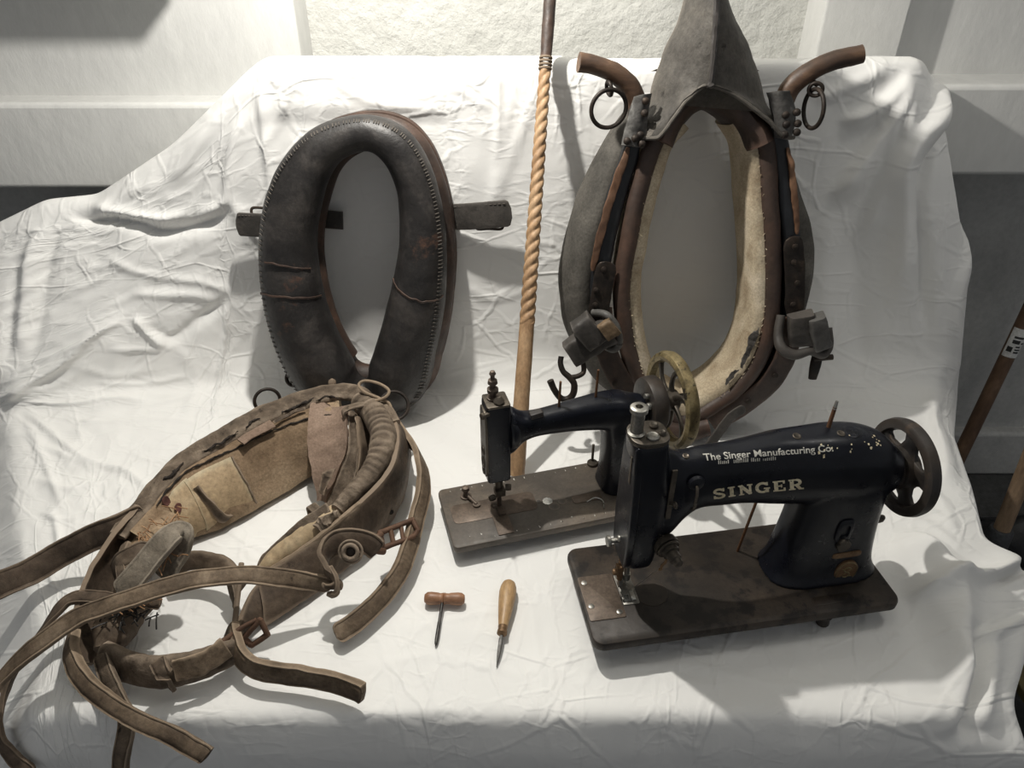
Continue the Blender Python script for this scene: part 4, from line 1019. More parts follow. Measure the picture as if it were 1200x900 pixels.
obj('presser_spindle', lathe([(.010, 0), (.010, .004), (.005, .006), (.005, .012), (.009, .014), (.009, .020), (.0045, .022), (.0045, .028), (.008, .030), (.007, .036), (.0035, .038), (.0035, .044), (.0055, .047), (.0035, .052), (.0001, .053)], (.090, RY + .004, .256), (0, 0, 1), 16), M_RUSTPLATE, rm, local=True)
obj('lid_screw', lathe([(.008, 0), (.009, .005), (.006, .010), (.003, .013), (.0001, .013)], (.096, RY - .010, .256), (0, 0, 1), 14), M_GUNMETAL, rm, local=True)
obj('side_screw', merge(cyl((.078, RY - .018, .245), (-1, -.3, 0), .0035, .012, 10), screw((.067, RY - .0215, .245), (-1, -.3, 0), .006, .003)), M_GUNMETAL, rm, local=True)
obj('collar_ring', lathe([(.030, 0), (.032, .003), (.031, .010), (.026, .015)], (.113, RY, .193), (1, 0, 0), 28), M_JAPAN, rm, local=True)
obj('arm_block', box((.158, RY - .008, .222), (.022, .014, .010), Matrix.Rotation(-.15, 3, 'Y')), M_JAPANWORN, rm, local=True, bevel=.002)
obj('needle_bar', merge(cyl((.097, RY, .062), (0, 0, 1), .0065, .04, 14), box((.097, RY - .004, .068), (.017, .016, .012)), screw((.108, RY - .008, .078), (1, -.3, 0), .006, .008), screw((.085, RY - .01, .062), (-1, -.3, 0), .0055, .008)), M_GUNMETAL, rm, local=True)
obj('presser_foot', merge(cyl((.095, RY - .008, .04), (0, 0, 1), .004, .03, 10), box((.095, RY - .018, .0385), (.012, .026, .004)), screw((.085, RY - .018, .05), (-1, -.2, .2), .0045, .006)), M_RUSTPLATE, rm, local=True, bevel=.0006)
obj('slide_plate', rounded_slab(.012, .160, .052, .098, .0346, .0358, .010, .0003), M_RUSTPLATE, rm, local=True)
obj('cross_plate', rounded_slab(.077, .104, .008, .098, .0348, .0368, .002, .0003), M_RUSTPLATE, rm, local=True)
obj('cloth_gauge', merge(lathe([(.010, 0), (.010, .003), (.004, .004), (.004, .014), (.007, .016), (.006, .022), (.0001, .024)], (.045, .115, .035), (0, 0, 1), 14), rod((.045, .113, .042), (.058, .088, .038), .003), cyl((.058, .088, .035), (0, 0, 1), .007, .004, 12)), M_RUSTPLATE, rm, local=True)
for x, y, r_ in ((.180, .066, .009), (.187, .050, .010), (.205, .058, .008), (.165, .07, .005)):
    obj('shell_inlay', lathe([(r_, 0), (r_, .0005), (r_ * .7, .0008), (.0001, .0009)], (x, y, .035), (0, 0, 1), 10), M_BRIGHT if r_ == .009 else M_BEDREAR, rm, local=True)
FL = []
for k in range(34):
    x = .02 + k * .0098; y = .010 if k % 2 else .135
    if k < 20 and y < .05 and not (.06 < x < .2): y = .018
    w_ = rng.uniform(.001, .0028)
    FL.append(([Vector((x, y + rng.uniform(-.003, .003), .0353)) + Vector((p, q, 0)) for p, q in ((0, 0), (w_, .0003), (w_ * .9, w_ * .7), (0, w_ * .8))], [(0, 1, 2, 3)]))
obj('inlay_flecks', merge(*FL[0::2]), M_SILVERTXT, rm, local=True); obj('inlay_flecks', merge(*FL[1::2]), M_SILVERTXT, rm, local=True)
obj('thread_hook', tube([(.245, .045, .036), (.262, .050, .037), (.272, .040, .037), (.268, .022, .0365)], .0011, 24, 6), M_BRIGHT, rm, local=True)
obj('rear_slot', rounded_slab(.222, .275, .046, .066, .0347, .0362, .006, .0003), M_RUSTPLATE, rm, local=True)
obj('bed_pin', merge(rod((.291, .142, .03), (.291, .142, .078), .0026, seg=8), cyl((.290, .138, .035), (0, 0, 1), .010, .006, 14, .001)), M_GUNMETAL, rm, local=True)
for x, hgt_ in ((.199, .048), (.262, .052)):
    h = rbvh.ray_cast(Vector((x, RY, .5)), Vector((0, 0, -1)))[0]
    obj('spool_pin', rod(h - Vector((0, 0, .004)), h + Vector((.001, .0, hgt_)), .0023, .0021, 8), M_RUSTPIN, rm, local=True)
rw = Vector((.392, RY + .004, .195))
bh = obj('belt_cover', lathe([(.034, -.028), (.046, -.026), (.048, -.020), (.048, -.004), (.045, 0), (.016, .001)], rw + Vector((-.012, 0, 0)), (1, 0, 0), 32), M_JAPANWORN, rm, local=True)
obj('cover_screw', screw((.351, RY - .022, .21), (-1, 0, .2), .006, .006), M_STEEL, bh, local=True)
obj('cover_screw', screw((.351, RY - .010, .222), (-1, 0, .2), .005, .006), M_STEEL, bh, local=True)
rwh = obj('hand_wheel', wheel_rim(rw + Vector((.012, 0, 0)), .0755, [(-.010, -.005), (-.0125, .002), (-.009, .008), (0, .0105), (.009, .008), (.0125, .002), (.010, -.005), (0, -.009)]), M_GILT, rm, local=True)
obj('wheel_hub', lathe([(.014, -.012), (.018, -.010), (.018, .010), (.013, .014), (.009, .015), (.009, .024), (.0001, .025)], rw + Vector((.010, 0, 0)), (1, 0, 0), 24), M_GUNMETAL, rwh, local=True)
for k in range(6):
    a = math.radians(15 + 60 * k); P = []
    for r_, off in ((.014, 0), (.030, .05), (.048, .20), (.062, .38), (.072, .46)):
        P.append(rw + Vector((.012, math.cos(a + off) * r_, math.sin(a + off) * r_)))
    obj('spoke', sweep(P, rrect(.011, .008, 3, 12), 24, False, (1, 0, 0), 0, [1.2, .9, .8, .9, 1.3]), M_GUNMETAL, rwh, local=True)
# ------------------------------------------------------------------ worn brown collar with its straps, lying on the table
M_OLDCANVAS = mk('brown_worn_canvas', [(.10, .066, .040), (.235, .165, .105), (.38, .285, .19)], 7, (.8, .95), .6, 150, spots=(.07, .048, .032), spot_scale=13, spot_at=.62, bdist=.0025, spec=.15, wear=.2)
M_HIDE = mk('smooth_tan_hide', [(.24, .17, .10), (.40, .295, .18), (.50, .39, .255)], 8, (.6, .8), .25, 90, spots=(.13, .085, .05), spot_scale=15, spot_at=.64, bdist=.002, spec=.25, wear=.3)
M_PINKCLOTH = mk('faded_pinkish_cloth', [(.15, .105, .078), (.23, .165, .125), (.30, .225, .175)], 10, (.85, .95), .4, 160, bdist=.002, spec=.1)
M_DUSTLEATHER = mk('dusty_brown_leather', [(.030, .021, .014), (.078, .055, .038), (.17, .128, .09)], 14, (.6, .85), .55, 70, spots=(.03, .022, .016), spot_scale=26, spot_at=.60, bdist=.0025, spec=.3, wear=.6)
M_TANSTRAP = mk('dusty_tan_strap', [(.045, .031, .020), (.125, .090, .060), (.23, .175, .122)], 16, (.65, .85), .5, 120, spots=(.05, .038, .027), spot_scale=34, spot_at=.63, bdist=.002, spec=.25, wear=.6)
M_DRYLEATHER = mk('cracked_dry_leather', [(.035, .026, .019), (.11, .083, .060), (.24, .19, .142)], 22, (.7, .9), .9, 55, spots=(.028, .02, .015), spot_scale=40, spot_at=.60, bdist=.004, spec=.2, wear=.6)
M_TANDRY = mk('grey_tan_dry_leather', [(.09, .072, .052), (.17, .142, .108), (.25, .215, .168)], 18, (.7, .9), .8, 70, spots=(.05, .038, .028), spot_scale=30, spot_at=.63, bdist=.003, wear=.4)
M_RUSTIRON = mk('rust_brown_iron', [(.035, .018, .012), (.075, .038, .022), (.12, .065, .038)], 30, (.6, .8), .4, 160, metal=.3, bdist=.001, wear=.4)
M_STRAW = mk('orange_straw', [(.17, .085, .038), (.30, .165, .08), (.44, .27, .145)], 30, (.7, .9), .1, 100)
M_HAIR = mk('black_horsehair', [(.008, .007, .006), (.02, .016, .012)], 40, (.5, .7), .1, 100)
M_DARKHOLE = mk('dark_red_lining', [(.06, .022, .016), (.12, .045, .034)], 40, (.8, .9), .3, 100)

hn = root('horse_collar', (-.30, .98, 0), 'dusty brown open collar with torn canvas padding and loose straps lying on the table', 'horse collar')
A_ = [(178, 668, 0), (215, 640, 0), (260, 622, 0), (310, 594, 0), (352, 569, 0), (384, 548, .006), (404, 525, .02)]
B_ = [(158, 630, .085), (186, 586, .092), (220, 554, .098), (268, 531, .102), (318, 507, .104), (360, 492, .106), (398, 484, .108)]
C_ = [(132, 618, .07), (163, 590, .075), (205, 545, .085), (250, 512, .092), (302, 483, .098), (350, 465, .102), (396, 455, .104)]
A = [PZ(*q) for q in A_]; B = [PZ(*q) for q in B_]; C = [PZ(*q) for q in C_]
D = [Vector((c.x, c.y + .002, .002)) for c in C]
rings = []
NB = 70
A2, B2, C2, D2 = (catmull(q, NB) for q in (A, B, C, D))
for i in range(NB):
    a, b, c, d = Vector(A2[i]), Vector(B2[i]), Vector(C2[i]), Vector(D2[i])
    n = (b - a).cross(Vector((B2[min(i + 1, NB - 1)])) - Vector(B2[max(0, i - 1)])).normalized()
    if n.y > 0: n = -n
    key = [a, a.lerp(b, .33) + n * .014, a.lerp(b, .66) + n * .016, b + n * .004, b.lerp(c, .5) + Vector((0, 0, .006)), c, c.lerp(d, .5) + Vector((0, .008, 0)), d]
    rings.append([Vector(q) for q in catmull(key, 36, True)])
obj('padded_body', rough(loft(rings), .0028, 16), M_OLDCANVAS, hn)
def face_pt(i, t, o):
    """point on the padded body, i along 0..1, t from foot (0) to seam (1), o outwards"""
    k = i * (NB - 1); k0 = min(int(k), NB - 2); f = k - k0
    a = Vector(A2[k0]).lerp(Vector(A2[k0 + 1]), f); b = Vector(B2[k0]).lerp(Vector(B2[k0 + 1]), f)
    n = (b - a).cross(Vector(B2[k0 + 1]) - Vector(B2[k0])).normalized()
    if n.y > 0: n = -n
    return a.lerp(b, t) + n * (.0165 * math.sin(math.pi * min(max(t, .02), .95)) ** .7 + o)
def patch(i0, i1, t0, t1, o, m, name, nu=24, nv=12, skew=0.0, th=.003):
    rr = []
    for p in range(nu):
        i = i0 + (i1 - i0) * p / (nu - 1)
        top = [face_pt(i + skew * (t0 + (t1 - t0) * q / (nv - 1)), t0 + (t1 - t0) * q / (nv - 1), o) for q in range(nv)]
        bot = [face_pt(i + skew * (t0 + (t1 - t0) * q / (nv - 1)), t0 + (t1 - t0) * q / (nv - 1), o - th) for q in range(nv)]
        rr.append(top + bot[::-1])
    return obj(name, rough(loft(rr), .0018, 22), m, hn)
patch(.27, .47, .02, .90, .004, M_HIDE, 'hide_patch', skew=.02)
patch(.14, .28, .04, .92, .003, M_HIDE, 'hide_patch', skew=.03)
obj('patch_seam', rough(tube([face_pt(.475 + .02 * t / 10, t / 10, .005) for t in range(1, 10)], .0022, 40, 6), .0012, 60), M_DUSTLEATHER, hn)
obj('torn_flap', rough(grid_surface([face_pt(.30, .75, .005), face_pt(.315, .45, .005), face_pt(.33, .12, .006), face_pt(.37, .06, .006)], [face_pt(.32, .74, .012), face_pt(.335, .45, .014), face_pt(.36, .18, .014), face_pt(.39, .10, .008)], 18, 5, .003), .003, 40), M_DUSTLEATHER, hn)
for i, t, r_ in ((.17, .90, .0085), (.19, .68, .0085), (.115, .72, .010)):
    p = face_pt(i, t, .0045); n = (face_pt(i, t, .02) - face_pt(i, t, 0)).normalized()
    obj('worn_hole', rough(lathe([(r_, 0), (r_ * .9, .0012), (r_ * .5, .0006), (.0001, .0004)], p, n, 14), .0015, 80), M_DARKHOLE, hn)
# leather rim along the top of the body
rimc = [PZ(u, v, z) for u, v, z in [(140, 632, .080), (166, 600, .088), (206, 554, .098), (256, 521, .106), (308, 492, .112), (352, 475, .114), (392, 464, .117), (420, 466, .119), (446, 480, .121), (462, 500, .120)]]
obj('leather_rim', rough(sweep(rimc, rrect(.040, .020, 3, 16), 110, False, (0, -.25, 1), 0, [.7, .85, 1, 1.05, 1.1, 1.1, 1, .9, .75, .6]), .0028, 26), M_DRYLEATHER, hn)
rp = [PZ(u, v, z) for u, v, z in [(283, 522, .1165), (300, 511, .118), (320, 500, .119)]]
obj('rim_patch', rough(strap(rp, .017, .004, 20, up=(0, -.5, 1)), .0015, 30), M_PINKCLOTH, hn)
obj('rim_tear', rough(strap([PZ(u, v, z) for u, v, z in [(322, 499, .117), (340, 489, .119), (358, 482, .121)]], .006, .003, 24, up=(0, -.5, 1)), .003, 50), M_DUSTLEATHER, hn)
obj('rim_stub', lathe([(.006, 0), (.0075, .006), (.007, .012), (.003, .016)], PZ(390, 456, .118), (.1, 0, 1), 12), M_DUSTLEATHER, hn)
# open seam between padding and rim, cracks in the rim
M_CREVICE = mk('dark_crevice', [(.012, .009, .007), (.03, .022, .016)], 40, (.9, 1), .3, 120)
sg = [face_pt(i / 40, .985, .004) + Vector((0, 0, .003 * noise.noise(Vector((i * .7, 0, 3))))) for i in range(5, 40)]
obj('open_seam', rough(tube(sg, [.0012 + .0026 * abs(noise.noise(Vector((i * .45, 2, 0)))) for i in range(35)], 120, 7), .0018, 90), M_CREVICE, hn)
for Q in ([(238, 533, .113), (262, 521, .116), (280, 509, .119)], [(330, 487, .120), (344, 482, .121), (360, 475, .122), (368, 470, .122)], [(192, 566, .104), (204, 558, .108), (216, 546, .110)], [(372, 474, .121), (384, 468, .122), (398, 470, .122)], [(290, 505, .119), (296, 498, .120), (306, 494, .121)]):
    obj('rim_crack', rough(tube([PZ(*q) for q in Q], [.0012] + [.0026] * (len(Q) - 2) + [.0010], 30, 7), .003, 110), M_CREVICE, hn)
# keeper loops
def keeper(u, v, z, ax, w, L, m=M_DRYLEATHER):
    c = PZ(u, v, z); a = Vector(ax).normalized(); b = a.cross(Vector((0, 0, 1))).normalized()
    P = [c - b * L - Vector((0, 0, .016)), c - b * L * .95, c + Vector((0, 0, .005)), c + b * L * .95, c + b * L - Vector((0, 0, .016))]
    return obj('keeper', rough(strap(P, w, .0055, 30, up=[(-b.x, -b.y, .3), (-b.x * .5, -b.y * .5, 1), (0, 0, 1), (b.x * .5, b.y * .5, 1), (b.x, b.y, .3)]), .001, 40), m, hn)
keeper(417, 482, .132, (.45, -.9, 0), .014, .022)
keeper(374, 606, .072, (.75, .66, 0), .016, .026)
# flap of faded cloth hanging from the arch, lining behind it
FLL = [(367, 470, .118), (363, 500, .105), (364, 540, .075), (370, 574, .04), (374, 590, .02)]
FLR = [(408, 480, .122), (408, 505, .112), (407, 525, .095), (400, 552, .065), (382, 592, .022)]
obj('cloth_flap', rough(grid_surface([PZ(*q) for q in FLL], [PZ(*q) for q in FLR], 34, 14, .008, -.012), .0035, 24), M_PINKCLOTH, hn)
obj('flap_tear', rough(grid_surface([PZ(u, v, z + .008) for u, v, z in [(380, 556, .06), (376, 568, .05), (376, 580, .035)]], [PZ(u, v, z + .008) for u, v, z in [(394, 552, .065), (388, 566, .052), (380, 584, .034)]], 14, 5, .003), .004, 60), M_DUSTLEATHER, hn)
LNR = [(418, 492, .118), (421, 515, .10), (420, 545, .075), (412, 575, .05), (385, 602, .03)]
obj('lining', rough(grid_surface([PZ(u + 1, v, z - .004) for u, v, z in FLR], [PZ(*q) for q in LNR], 30, 8, .006, -.008), .003, 26), M_DRYLEATHER, hn)
LN2 = [(430, 497, .10), (434, 520, .075), (430, 550, .05), (418, 580, .03), (392, 606, .02)]
obj('inner_lining', rough(grid_surface([PZ(*q) for q in LNR], [PZ(*q) for q in LN2], 30, 6, .005), .003, 30), M_DUSTLEATHER, hn)
# wrinkled roll and the outer leather wall
ROLL = [(424, 474, .116), (440, 490, .120), (449, 512, .121), (446, 538, .116), (432, 562, .107), (412, 584, .097), (396, 602, .088)]
rollp = [PZ(*q) for q in ROLL]
rv, rf = sweep(rollp, circ(20), 130, False, (0, 0, 1), 0, [.021, .023, .023, .0215, .018, .0145, .013])
rv = [v + Vector((0, 0, 1)) * .0010 * math.sin((i // 20) * 1.0 + 2.5 * noise.noise(Vector(((i // 20) * .13, (i % 20) * .1, 0)))) * (1 if (i // 20) < 75 else .3) for i, v in enumerate(rv)]
obj('wrinkled_roll', rough((rv, rf), .0016, 30), M_DRYLEATHER, hn)
WT = [(440, 476, .118), (458, 492, .122), (466, 515, .122), (460, 545, .116), (444, 572, .106), (422, 594, .095), (399, 613, .086), (365, 640, .066), (335, 661, .046), (309, 676, .030)]
WB = [(462, 510, .0), (474, 526, .0), (478, 542, .0), (474, 575, .0), (462, 605, .0), (444, 632, .0), (420, 655, .0), (382, 688, .0), (345, 716, .0), (310, 738, .0)]
obj('outer_wall', rough(grid_surface([PZ(*q) for q in WT], [PZ(*q) for q in WB], 90, 16, .008, .010), .002, 20), M_DUSTLEATHER, hn)
for u, v, z in ((452, 572, .074), (458, 603, .035), (436, 560, .112), (405, 640, .045)):
    p = PZ(u, v, z); d_ = (Vector((0, 0, CAM_H)) - p).normalized()
    hit = None
    obj('strap_hole', lathe([(.0045, -.004), (.0045, .0035), (.003, .004), (.0001, .003)], p + d_ * .004, Vector((.6, -.75, .2)), 12), M_CREVICE, hn)
obj('wall_edge', rough(tube([PZ(*q) for q in WT[5:]], .0042, 60, 8), .0012, 40), M_TANSTRAP, hn)
obj('lower_pad', rough(tube([PZ(u, v, z) for u, v, z in [(402, 604, .072), (380, 618, .062), (352, 640, .046), (326, 660, .030), (311, 671, .022)]], [.020, .023, .022, .018, .012], 60, 18), .003, 30), M_HIDE, hn)
obj('pad_edge', rough(strap([PZ(u, v, z) for u, v, z in [(386, 598, .09), (362, 614, .078), (335, 636, .055), (314, 658, .035), (306, 672, .022)]], .016, .006, 50, up=(0, -.4, 1)), .003, 34), M_DRYLEATHER, hn)
obj('torn_stuffing', rough(tube([PZ(u, v, z) for u, v, z in [(396, 606, .092), (384, 614, .086), (374, 624, .078)]], [.006, .011, .007], 24, 12), .006, 70), M_DRYLEATHER, hn)
# lower leather piece running from the wall to the buckle
LT = [(330, 664, .036), (300, 690, .030), (286, 716, .028), (276, 742, .026)]
LB = [(350, 712, .0), (318, 727, .0), (300, 740, .0), (288, 752, .0)]
obj('lower_wall', rough(grid_surface([PZ(*q) for q in LT], [PZ(*q) for q in LB], 40, 10, .007, .004), .002, 24), M_DUSTLEATHER, hn)

def st(name, P, w, t, m=M_TANSTRAP, tilt=0.0, n=90, taper=.03, up=(0, 0, 1), scale=None, ro=.0013, par=None, e=5.0):
    return obj(name, rough(sweep([PZ(*p) for p in P], belt(w, t), n, False, up, tilt, scale, True, taper), ro, 28), m, par or hn, smooth=50)
# strap tail to the left
st('strap_tail', [(172, 606, .085), (138, 622, .080), (110, 634, .068), (75, 652, .050), (40, 672, .042), (4, 688, .040), (-12, 694, .040)], .042, .007, M_DUSTLEATHER, [-72, -68, -62, -55, -50, -45, -45])
# long strap crossing everything and falling off the left edge
st('crossing_strap', [(390, 689, .058), (366, 686, .066), (330, 681, .085), (296, 678, .100), (262, 679, .112), (222, 685, .118), (180, 697, .118), (140, 710, .112), (100, 724, .100), (66, 745, .085), (34, 770, .065), (4, 800, .040), (-14, 830, .02)],
   .027, .007, M_TANSTRAP, [-75, -65, -35, -25, -22, -20, -20, -20, -20, -20, -10, 10, 30], 160)
st('hanging_strap', [(136, 708, .085), (112, 704, .075), (84, 706, .070), (62, 728, .055), (40, 758, .030), (14, 800, .0), (3, 840, -.03), (4, 866, -.05), (14, 886, -.07), (40, 912, -.09)], .022, .006, M_DUSTLEATHER, [10, 0, 0, 20, 40, 60, 60, 60, 50, 40], 130)
# billet with its eyelet and the fold round the wall
bl = st('billet', [(388, 694, .060), (392, 685, .070), (384, 672, .082), (381, 655, .094), (392, 641, .102), (412, 636, .104), (432, 641, .098), (444, 650, .088)], .036, .0075, M_DUSTLEATHER, [90, 90, 88, 80, 62, 58, 56, 56], 90, e=4)
q = PZ(412, 650, .102)
obj('eyelet', merge(torus(q + Vector((0, -.004, .003)), (0, -.85, .5), .0105, .0032), torus(q + Vector((0, -.002, .001)), (0, -.85, .5), .017, .002)), M_DRYLEATHER, hn)
obj('stud', lathe([(.007, 0), (.007, .003), (.004, .005), (.0001, .0055)], q, (0, -.85, .5), 14), M_IRON, hn)
st('billet_keeper', [(386, 668, .092), (394, 684, .082), (394, 698, .066), (386, 702, .056)], .012, .006, M_DUSTLEATHER, 70, 40)
# strap running down the right side through the iron buckle
st('side_strap', [(462, 496, .095), (474, 512, .085), (488, 532, .072), (496, 556, .060), (496, 582, .050), (489, 610, .044), (482, 640, .038), (472, 668, .030), (456, 694, .024), (434, 718, .020), (412, 736, .018), (394, 748, .017)],
   .031, .010, M_TANSTRAP, [-80, -80, -72, -60, -58, -58, -55, -52, -48, -45, -40, -38], 130)
def frame_buckle(pts, r, name='buckle', n=60):
    P = [PZ(*p) for p in pts]; Q = []
    for i, p in enumerate(P):
        q = P[(i + 1) % len(P)]
        Q += [p, p.lerp(q, .12), p.lerp(q, .88)]
    return obj(name, rough(tube(Q, r, n, 10, True), .0008, 60), M_RUSTIRON, hn)
fb = frame_buckle([(446, 628, .070), (484, 613, .058), (490, 625, .050), (486, 632, .046), (449, 646, .056)], .0045)
obj('buckle_bar', merge(rod(PZ(458, 624, .066), PZ(462, 642, .052), .004), rod(PZ(470, 618, .062), PZ(473, 637, .050), .0035)), M_RUSTIRON, hn)
obj('buckle_hinge', tube([PZ(u, v, z) for u, v, z in [(450, 650, .062), (442, 648, .075), (440, 638, .082), (447, 630, .078)]], .0055, 30, 10), M_RUSTIRON, hn)
# lower buckle and strap tail at the front
frame_buckle([(306, 730, .050), (315, 747, .030), (296, 760, .018), (286, 752, .030)], .0042)
obj('buckle_tongue', tube([PZ(u, v, z) for u, v, z in [(302, 730, .050), (285, 739, .046), (270, 750, .042), (257, 759, .040)]], [.0035, .0035, .004, .005], 30, 10), M_RUSTIRON, hn)
st('front_strap_tail', [(272, 738, .034), (276, 756, .034), (284, 774, .030), (300, 786, .026), (326, 792, .025), (360, 797, .025), (395, 804, .025), (418, 812, .025), (427, 817, .025)], .030, .011, M_TANSTRAP, [55, 60, 66, 70, 72, 72, 72, 72, 72], 110, up=(0, 0, 1))
# band closing the bottom of the collar
bt = [PZ(u, v, z) for u, v, z in [(124, 772, .026), (150, 784, .026), (182, 791, .026), (215, 788, .026), (248, 778, .028), (272, 768, .030), (286, 758, .032)]]
obj('bottom_band', rough(sweep(bt, rrect(.044, .022, 3, 18), 90, False, (0, 0, 1), 62, [1, 1, 1, 1, .9, .8, .65]), .0028, 30), M_DRYLEATHER, hn)
obj('bottom_patch', rough(strap([PZ(u, v, z) for u, v, z in [(206, 790, .042), (228, 784, .044), (252, 772, .046), (266, 762, .046)]], .030, .006, 40, 58), .003, 40), M_TANSTRAP, hn)
st('band_keeper', [(186, 778, .052), (192, 790, .052), (198, 800, .030), (202, 808, .010)], .022, .006, M_DUSTLEATHER, [10, 40, 66, 70], 30)
obj('inner_band', rough(sweep([PZ(u, v, z) for u, v, z in [(206, 664, .045), (232, 660, .048), (256, 664, .048), (272, 676, .045), (282, 694, .038)]], rrect(.030, .016, 3, 16), 60, False, (0, 0, 1), 50), .002, 34), M_DUSTLEATHER, hn)
st('inner_strap_end', [(268, 672, .060), (272, 688, .050), (276, 704, .036), (278, 718, .018)], .016, .006, M_DRYLEATHER, 60, 30)
obj('lace_tie', tube([PZ(u, v, z) for u, v, z in [(284, 664, .07), (282, 684, .062), (279, 708, .05), (277, 728, .042), (274, 750, .04), (283, 770, .034)]], .0042, 50, 8), M_DUSTLEATHER, hn)
# broad bent leather on the left, wrapped end of the padding
WL = [(164, 596, .10), (138, 625, .095), (112, 664, .085), (95, 706, .072), (84, 744, .058), (82, 772, .050)]
WR = [(176, 612, .04), (160, 648, .025), (140, 690, .015), (126, 722, .008), (116, 752, .004), (112, 782, .003)]
obj('bent_leather', rough(grid_surface([PZ(*q) for q in WL], [PZ(*q) for q in WR], 60, 12, .009, -.012), .0025, 22), M_DUSTLEATHER, hn)
obj('wrapped_end', rough(tube([PZ(u, v, z) for u, v, z in [(204, 614, .055), (184, 636, .052), (164, 660, .046), (152, 684, .034)]], [.026, .028, .025, .018], 50, 20), .004, 26), M_OLDCANVAS, hn)
obj('wrapped_end', rough(tube([PZ(u, v, z) for u, v, z in [(170, 700, .040), (150, 720, .034), (134, 748, .028), (126, 768, .022)]], [.024, .028, .028, .018], 40, 16), .005, 34), M_DUSTLEATHER, hn)
st('folded_loop', [(143, 700, .090), (160, 680, .106), (178, 658, .122), (196, 637, .136), (207, 628, .138), (214, 633, .126), (211, 648, .105), (201, 664, .088), (190, 680, .074)], .038, .009, M_TANDRY, [12, 10, 8, 5, 0, -10, -10, -10, -10], 100, up=(-.15, -.35, 1))
st('folded_loop', [(136, 676, .070), (142, 664, .092), (154, 656, .104), (168, 650, .106), (176, 656, .094)], .030, .007, M_DUSTLEATHER, 10, 60, up=(-.2, -.4, 1))
st('tie_strap', [(150, 640, .10), (144, 662, .094), (150, 690, .084), (168, 706, .074), (190, 712, .066)], .018, .006, M_DUSTLEATHER, 40, 60)
# straps running off the front
st('front_strap', [(88, 744, .054), (86, 770, .052), (98, 798, .048), (124, 824, .042), (160, 846, .034), (200, 864, .026), (236, 884, .016), (244, 890, .012)], .023, .013, M_TANSTRAP, [55, 50, 40, 34, 30, 30, 30, 30], 110)
st('front_strap', [(120, 770, .035), (128, 796, .030), (140, 822, .018), (150, 846, .010), (147, 872, .000), (143, 905, -.03), (142, 930, -.06)], .022, .009, M_DRYLEATHER, [30, 30, 24, 10, 0, 0, 0], 80)
# loose stuffing
ST = []
for k in range(60):
    u = rng.uniform(160, 212); v = rng.uniform(596, 664); z = rng.uniform(.092, .108)
    if abs((u - 160) * .9 + (v - 664)) > 40: continue
    p = PZ(u, v, z + .004); d = Vector((rng.uniform(-.2, .9), rng.uniform(-1, -.1), rng.uniform(-.4, .3))).normalized() * rng.uniform(.012, .034)
    ST.append(tube([p, p + d * .5 + Vector((0, 0, rng.uniform(-.002, .005))), p + d], .0009, 7, 5))
sv_ = obj('straw_stuffing', merge(*ST), M_STRAW, hn); sv_['kind'] = 'stuff'
ST = []
for k in range(60):
    u = rng.gauss(150, 14); v = rng.gauss(722, 10)
    p = PZ(u, v, .05 + rng.uniform(-.01, .014)); d = Vector((rng.uniform(-1, 1), rng.uniform(-1, 1), rng.uniform(-.2, .6))).normalized() * rng.uniform(.012, .03)
    ST.append(tube([p, p + d * .5 + Vector((0, 0, rng.uniform(-.004, .008))), p + d], .0011, 7, 5))
hv = obj('horsehair_stuffing', merge(*ST), M_HAIR, hn); hv['kind'] = 'stuff'
ST = []
for k in range(26):
    u = rng.uniform(130, 150); v = rng.uniform(722, 728)
    u = rng.uniform(118, 178); v = 712 - (u - 150) * .12 + rng.uniform(-3, 3)
    p = PZ(u, v, .075); d = Vector((rng.uniform(.3, 1), rng.uniform(-.4, .4), rng.uniform(-.2, .2))).normalized() * rng.uniform(.012, .024)
    ST.append(tube([p, p + d * .5 + Vector((0, 0, .003)), p + d], .0009, 7, 5))
s3 = obj('straw_stuffing', merge(*ST), M_STRAW, hn); s3['kind'] = 'stuff'
# iron ring and lace at the top
obj('iron_ring', torus(PZ(314, 473, .115), (.5, -1, .25), .023, .0032, 48), M_IRON, hn)
obj('end_ring', torus(PZ(462, 479, .105), (.2, -.7, .7), .027, .0034, 48), M_IRON, hn)
obj('lace', tube([PZ(u, v, z) for u, v, z in [(424, 478, .125), (438, 474, .135), (452, 469, .142), (456, 461, .15), (444, 453, .155), (428, 450, .155), (421, 455, .15), (428, 463, .145), (444, 470, .138), (456, 476, .13), (459, 486, .12), (456, 494, .11)]], .0028, 110, 8), M_TANSTRAP, hn)

hn.location.z += .007
# ------------------------------------------------------------------ tools and sticks
M_AWLWOOD = mk('honey_wood', [(.28, .165, .075), (.40, .255, .125), (.50, .34, .185)], 30, (.4, .6), .15, 140, stretch=(1, .3, 1), bdist=.0006)
M_REDWOOD = mk('reddish_wood', [(.20, .095, .05), (.29, .15, .082), (.36, .20, .115)], 30, (.4, .6), .15, 140, stretch=(.3, 1, 1), bdist=.0006)
M_BLACKSTEEL = mk('blackened_steel', [(.02, .02, .02), (.05, .048, .045), (.12, .115, .11)], 40, (.35, .55), .2, 160, metal=.7, bdist=.0004)
M_TWIST = mk('twisted_cane', [(.22, .125, .062), (.36, .225, .12), (.46, .31, .18)], 24, (.5, .7), .3, 120, stretch=(1, 1, .3), bdist=.001)
M_POLE = mk('worn_broom_wood', [(.075, .042, .024), (.14, .082, .048), (.20, .125, .078)], 14, (.5, .7), .3, 60, stretch=(1, 1, .3), bdist=.001)
M_POLE2 = mk('pale_shovel_wood', [(.16, .105, .062), (.25, .17, .105), (.33, .24, .155)], 14, (.5, .7), .3, 60, stretch=(1, 1, .3), bdist=.001)
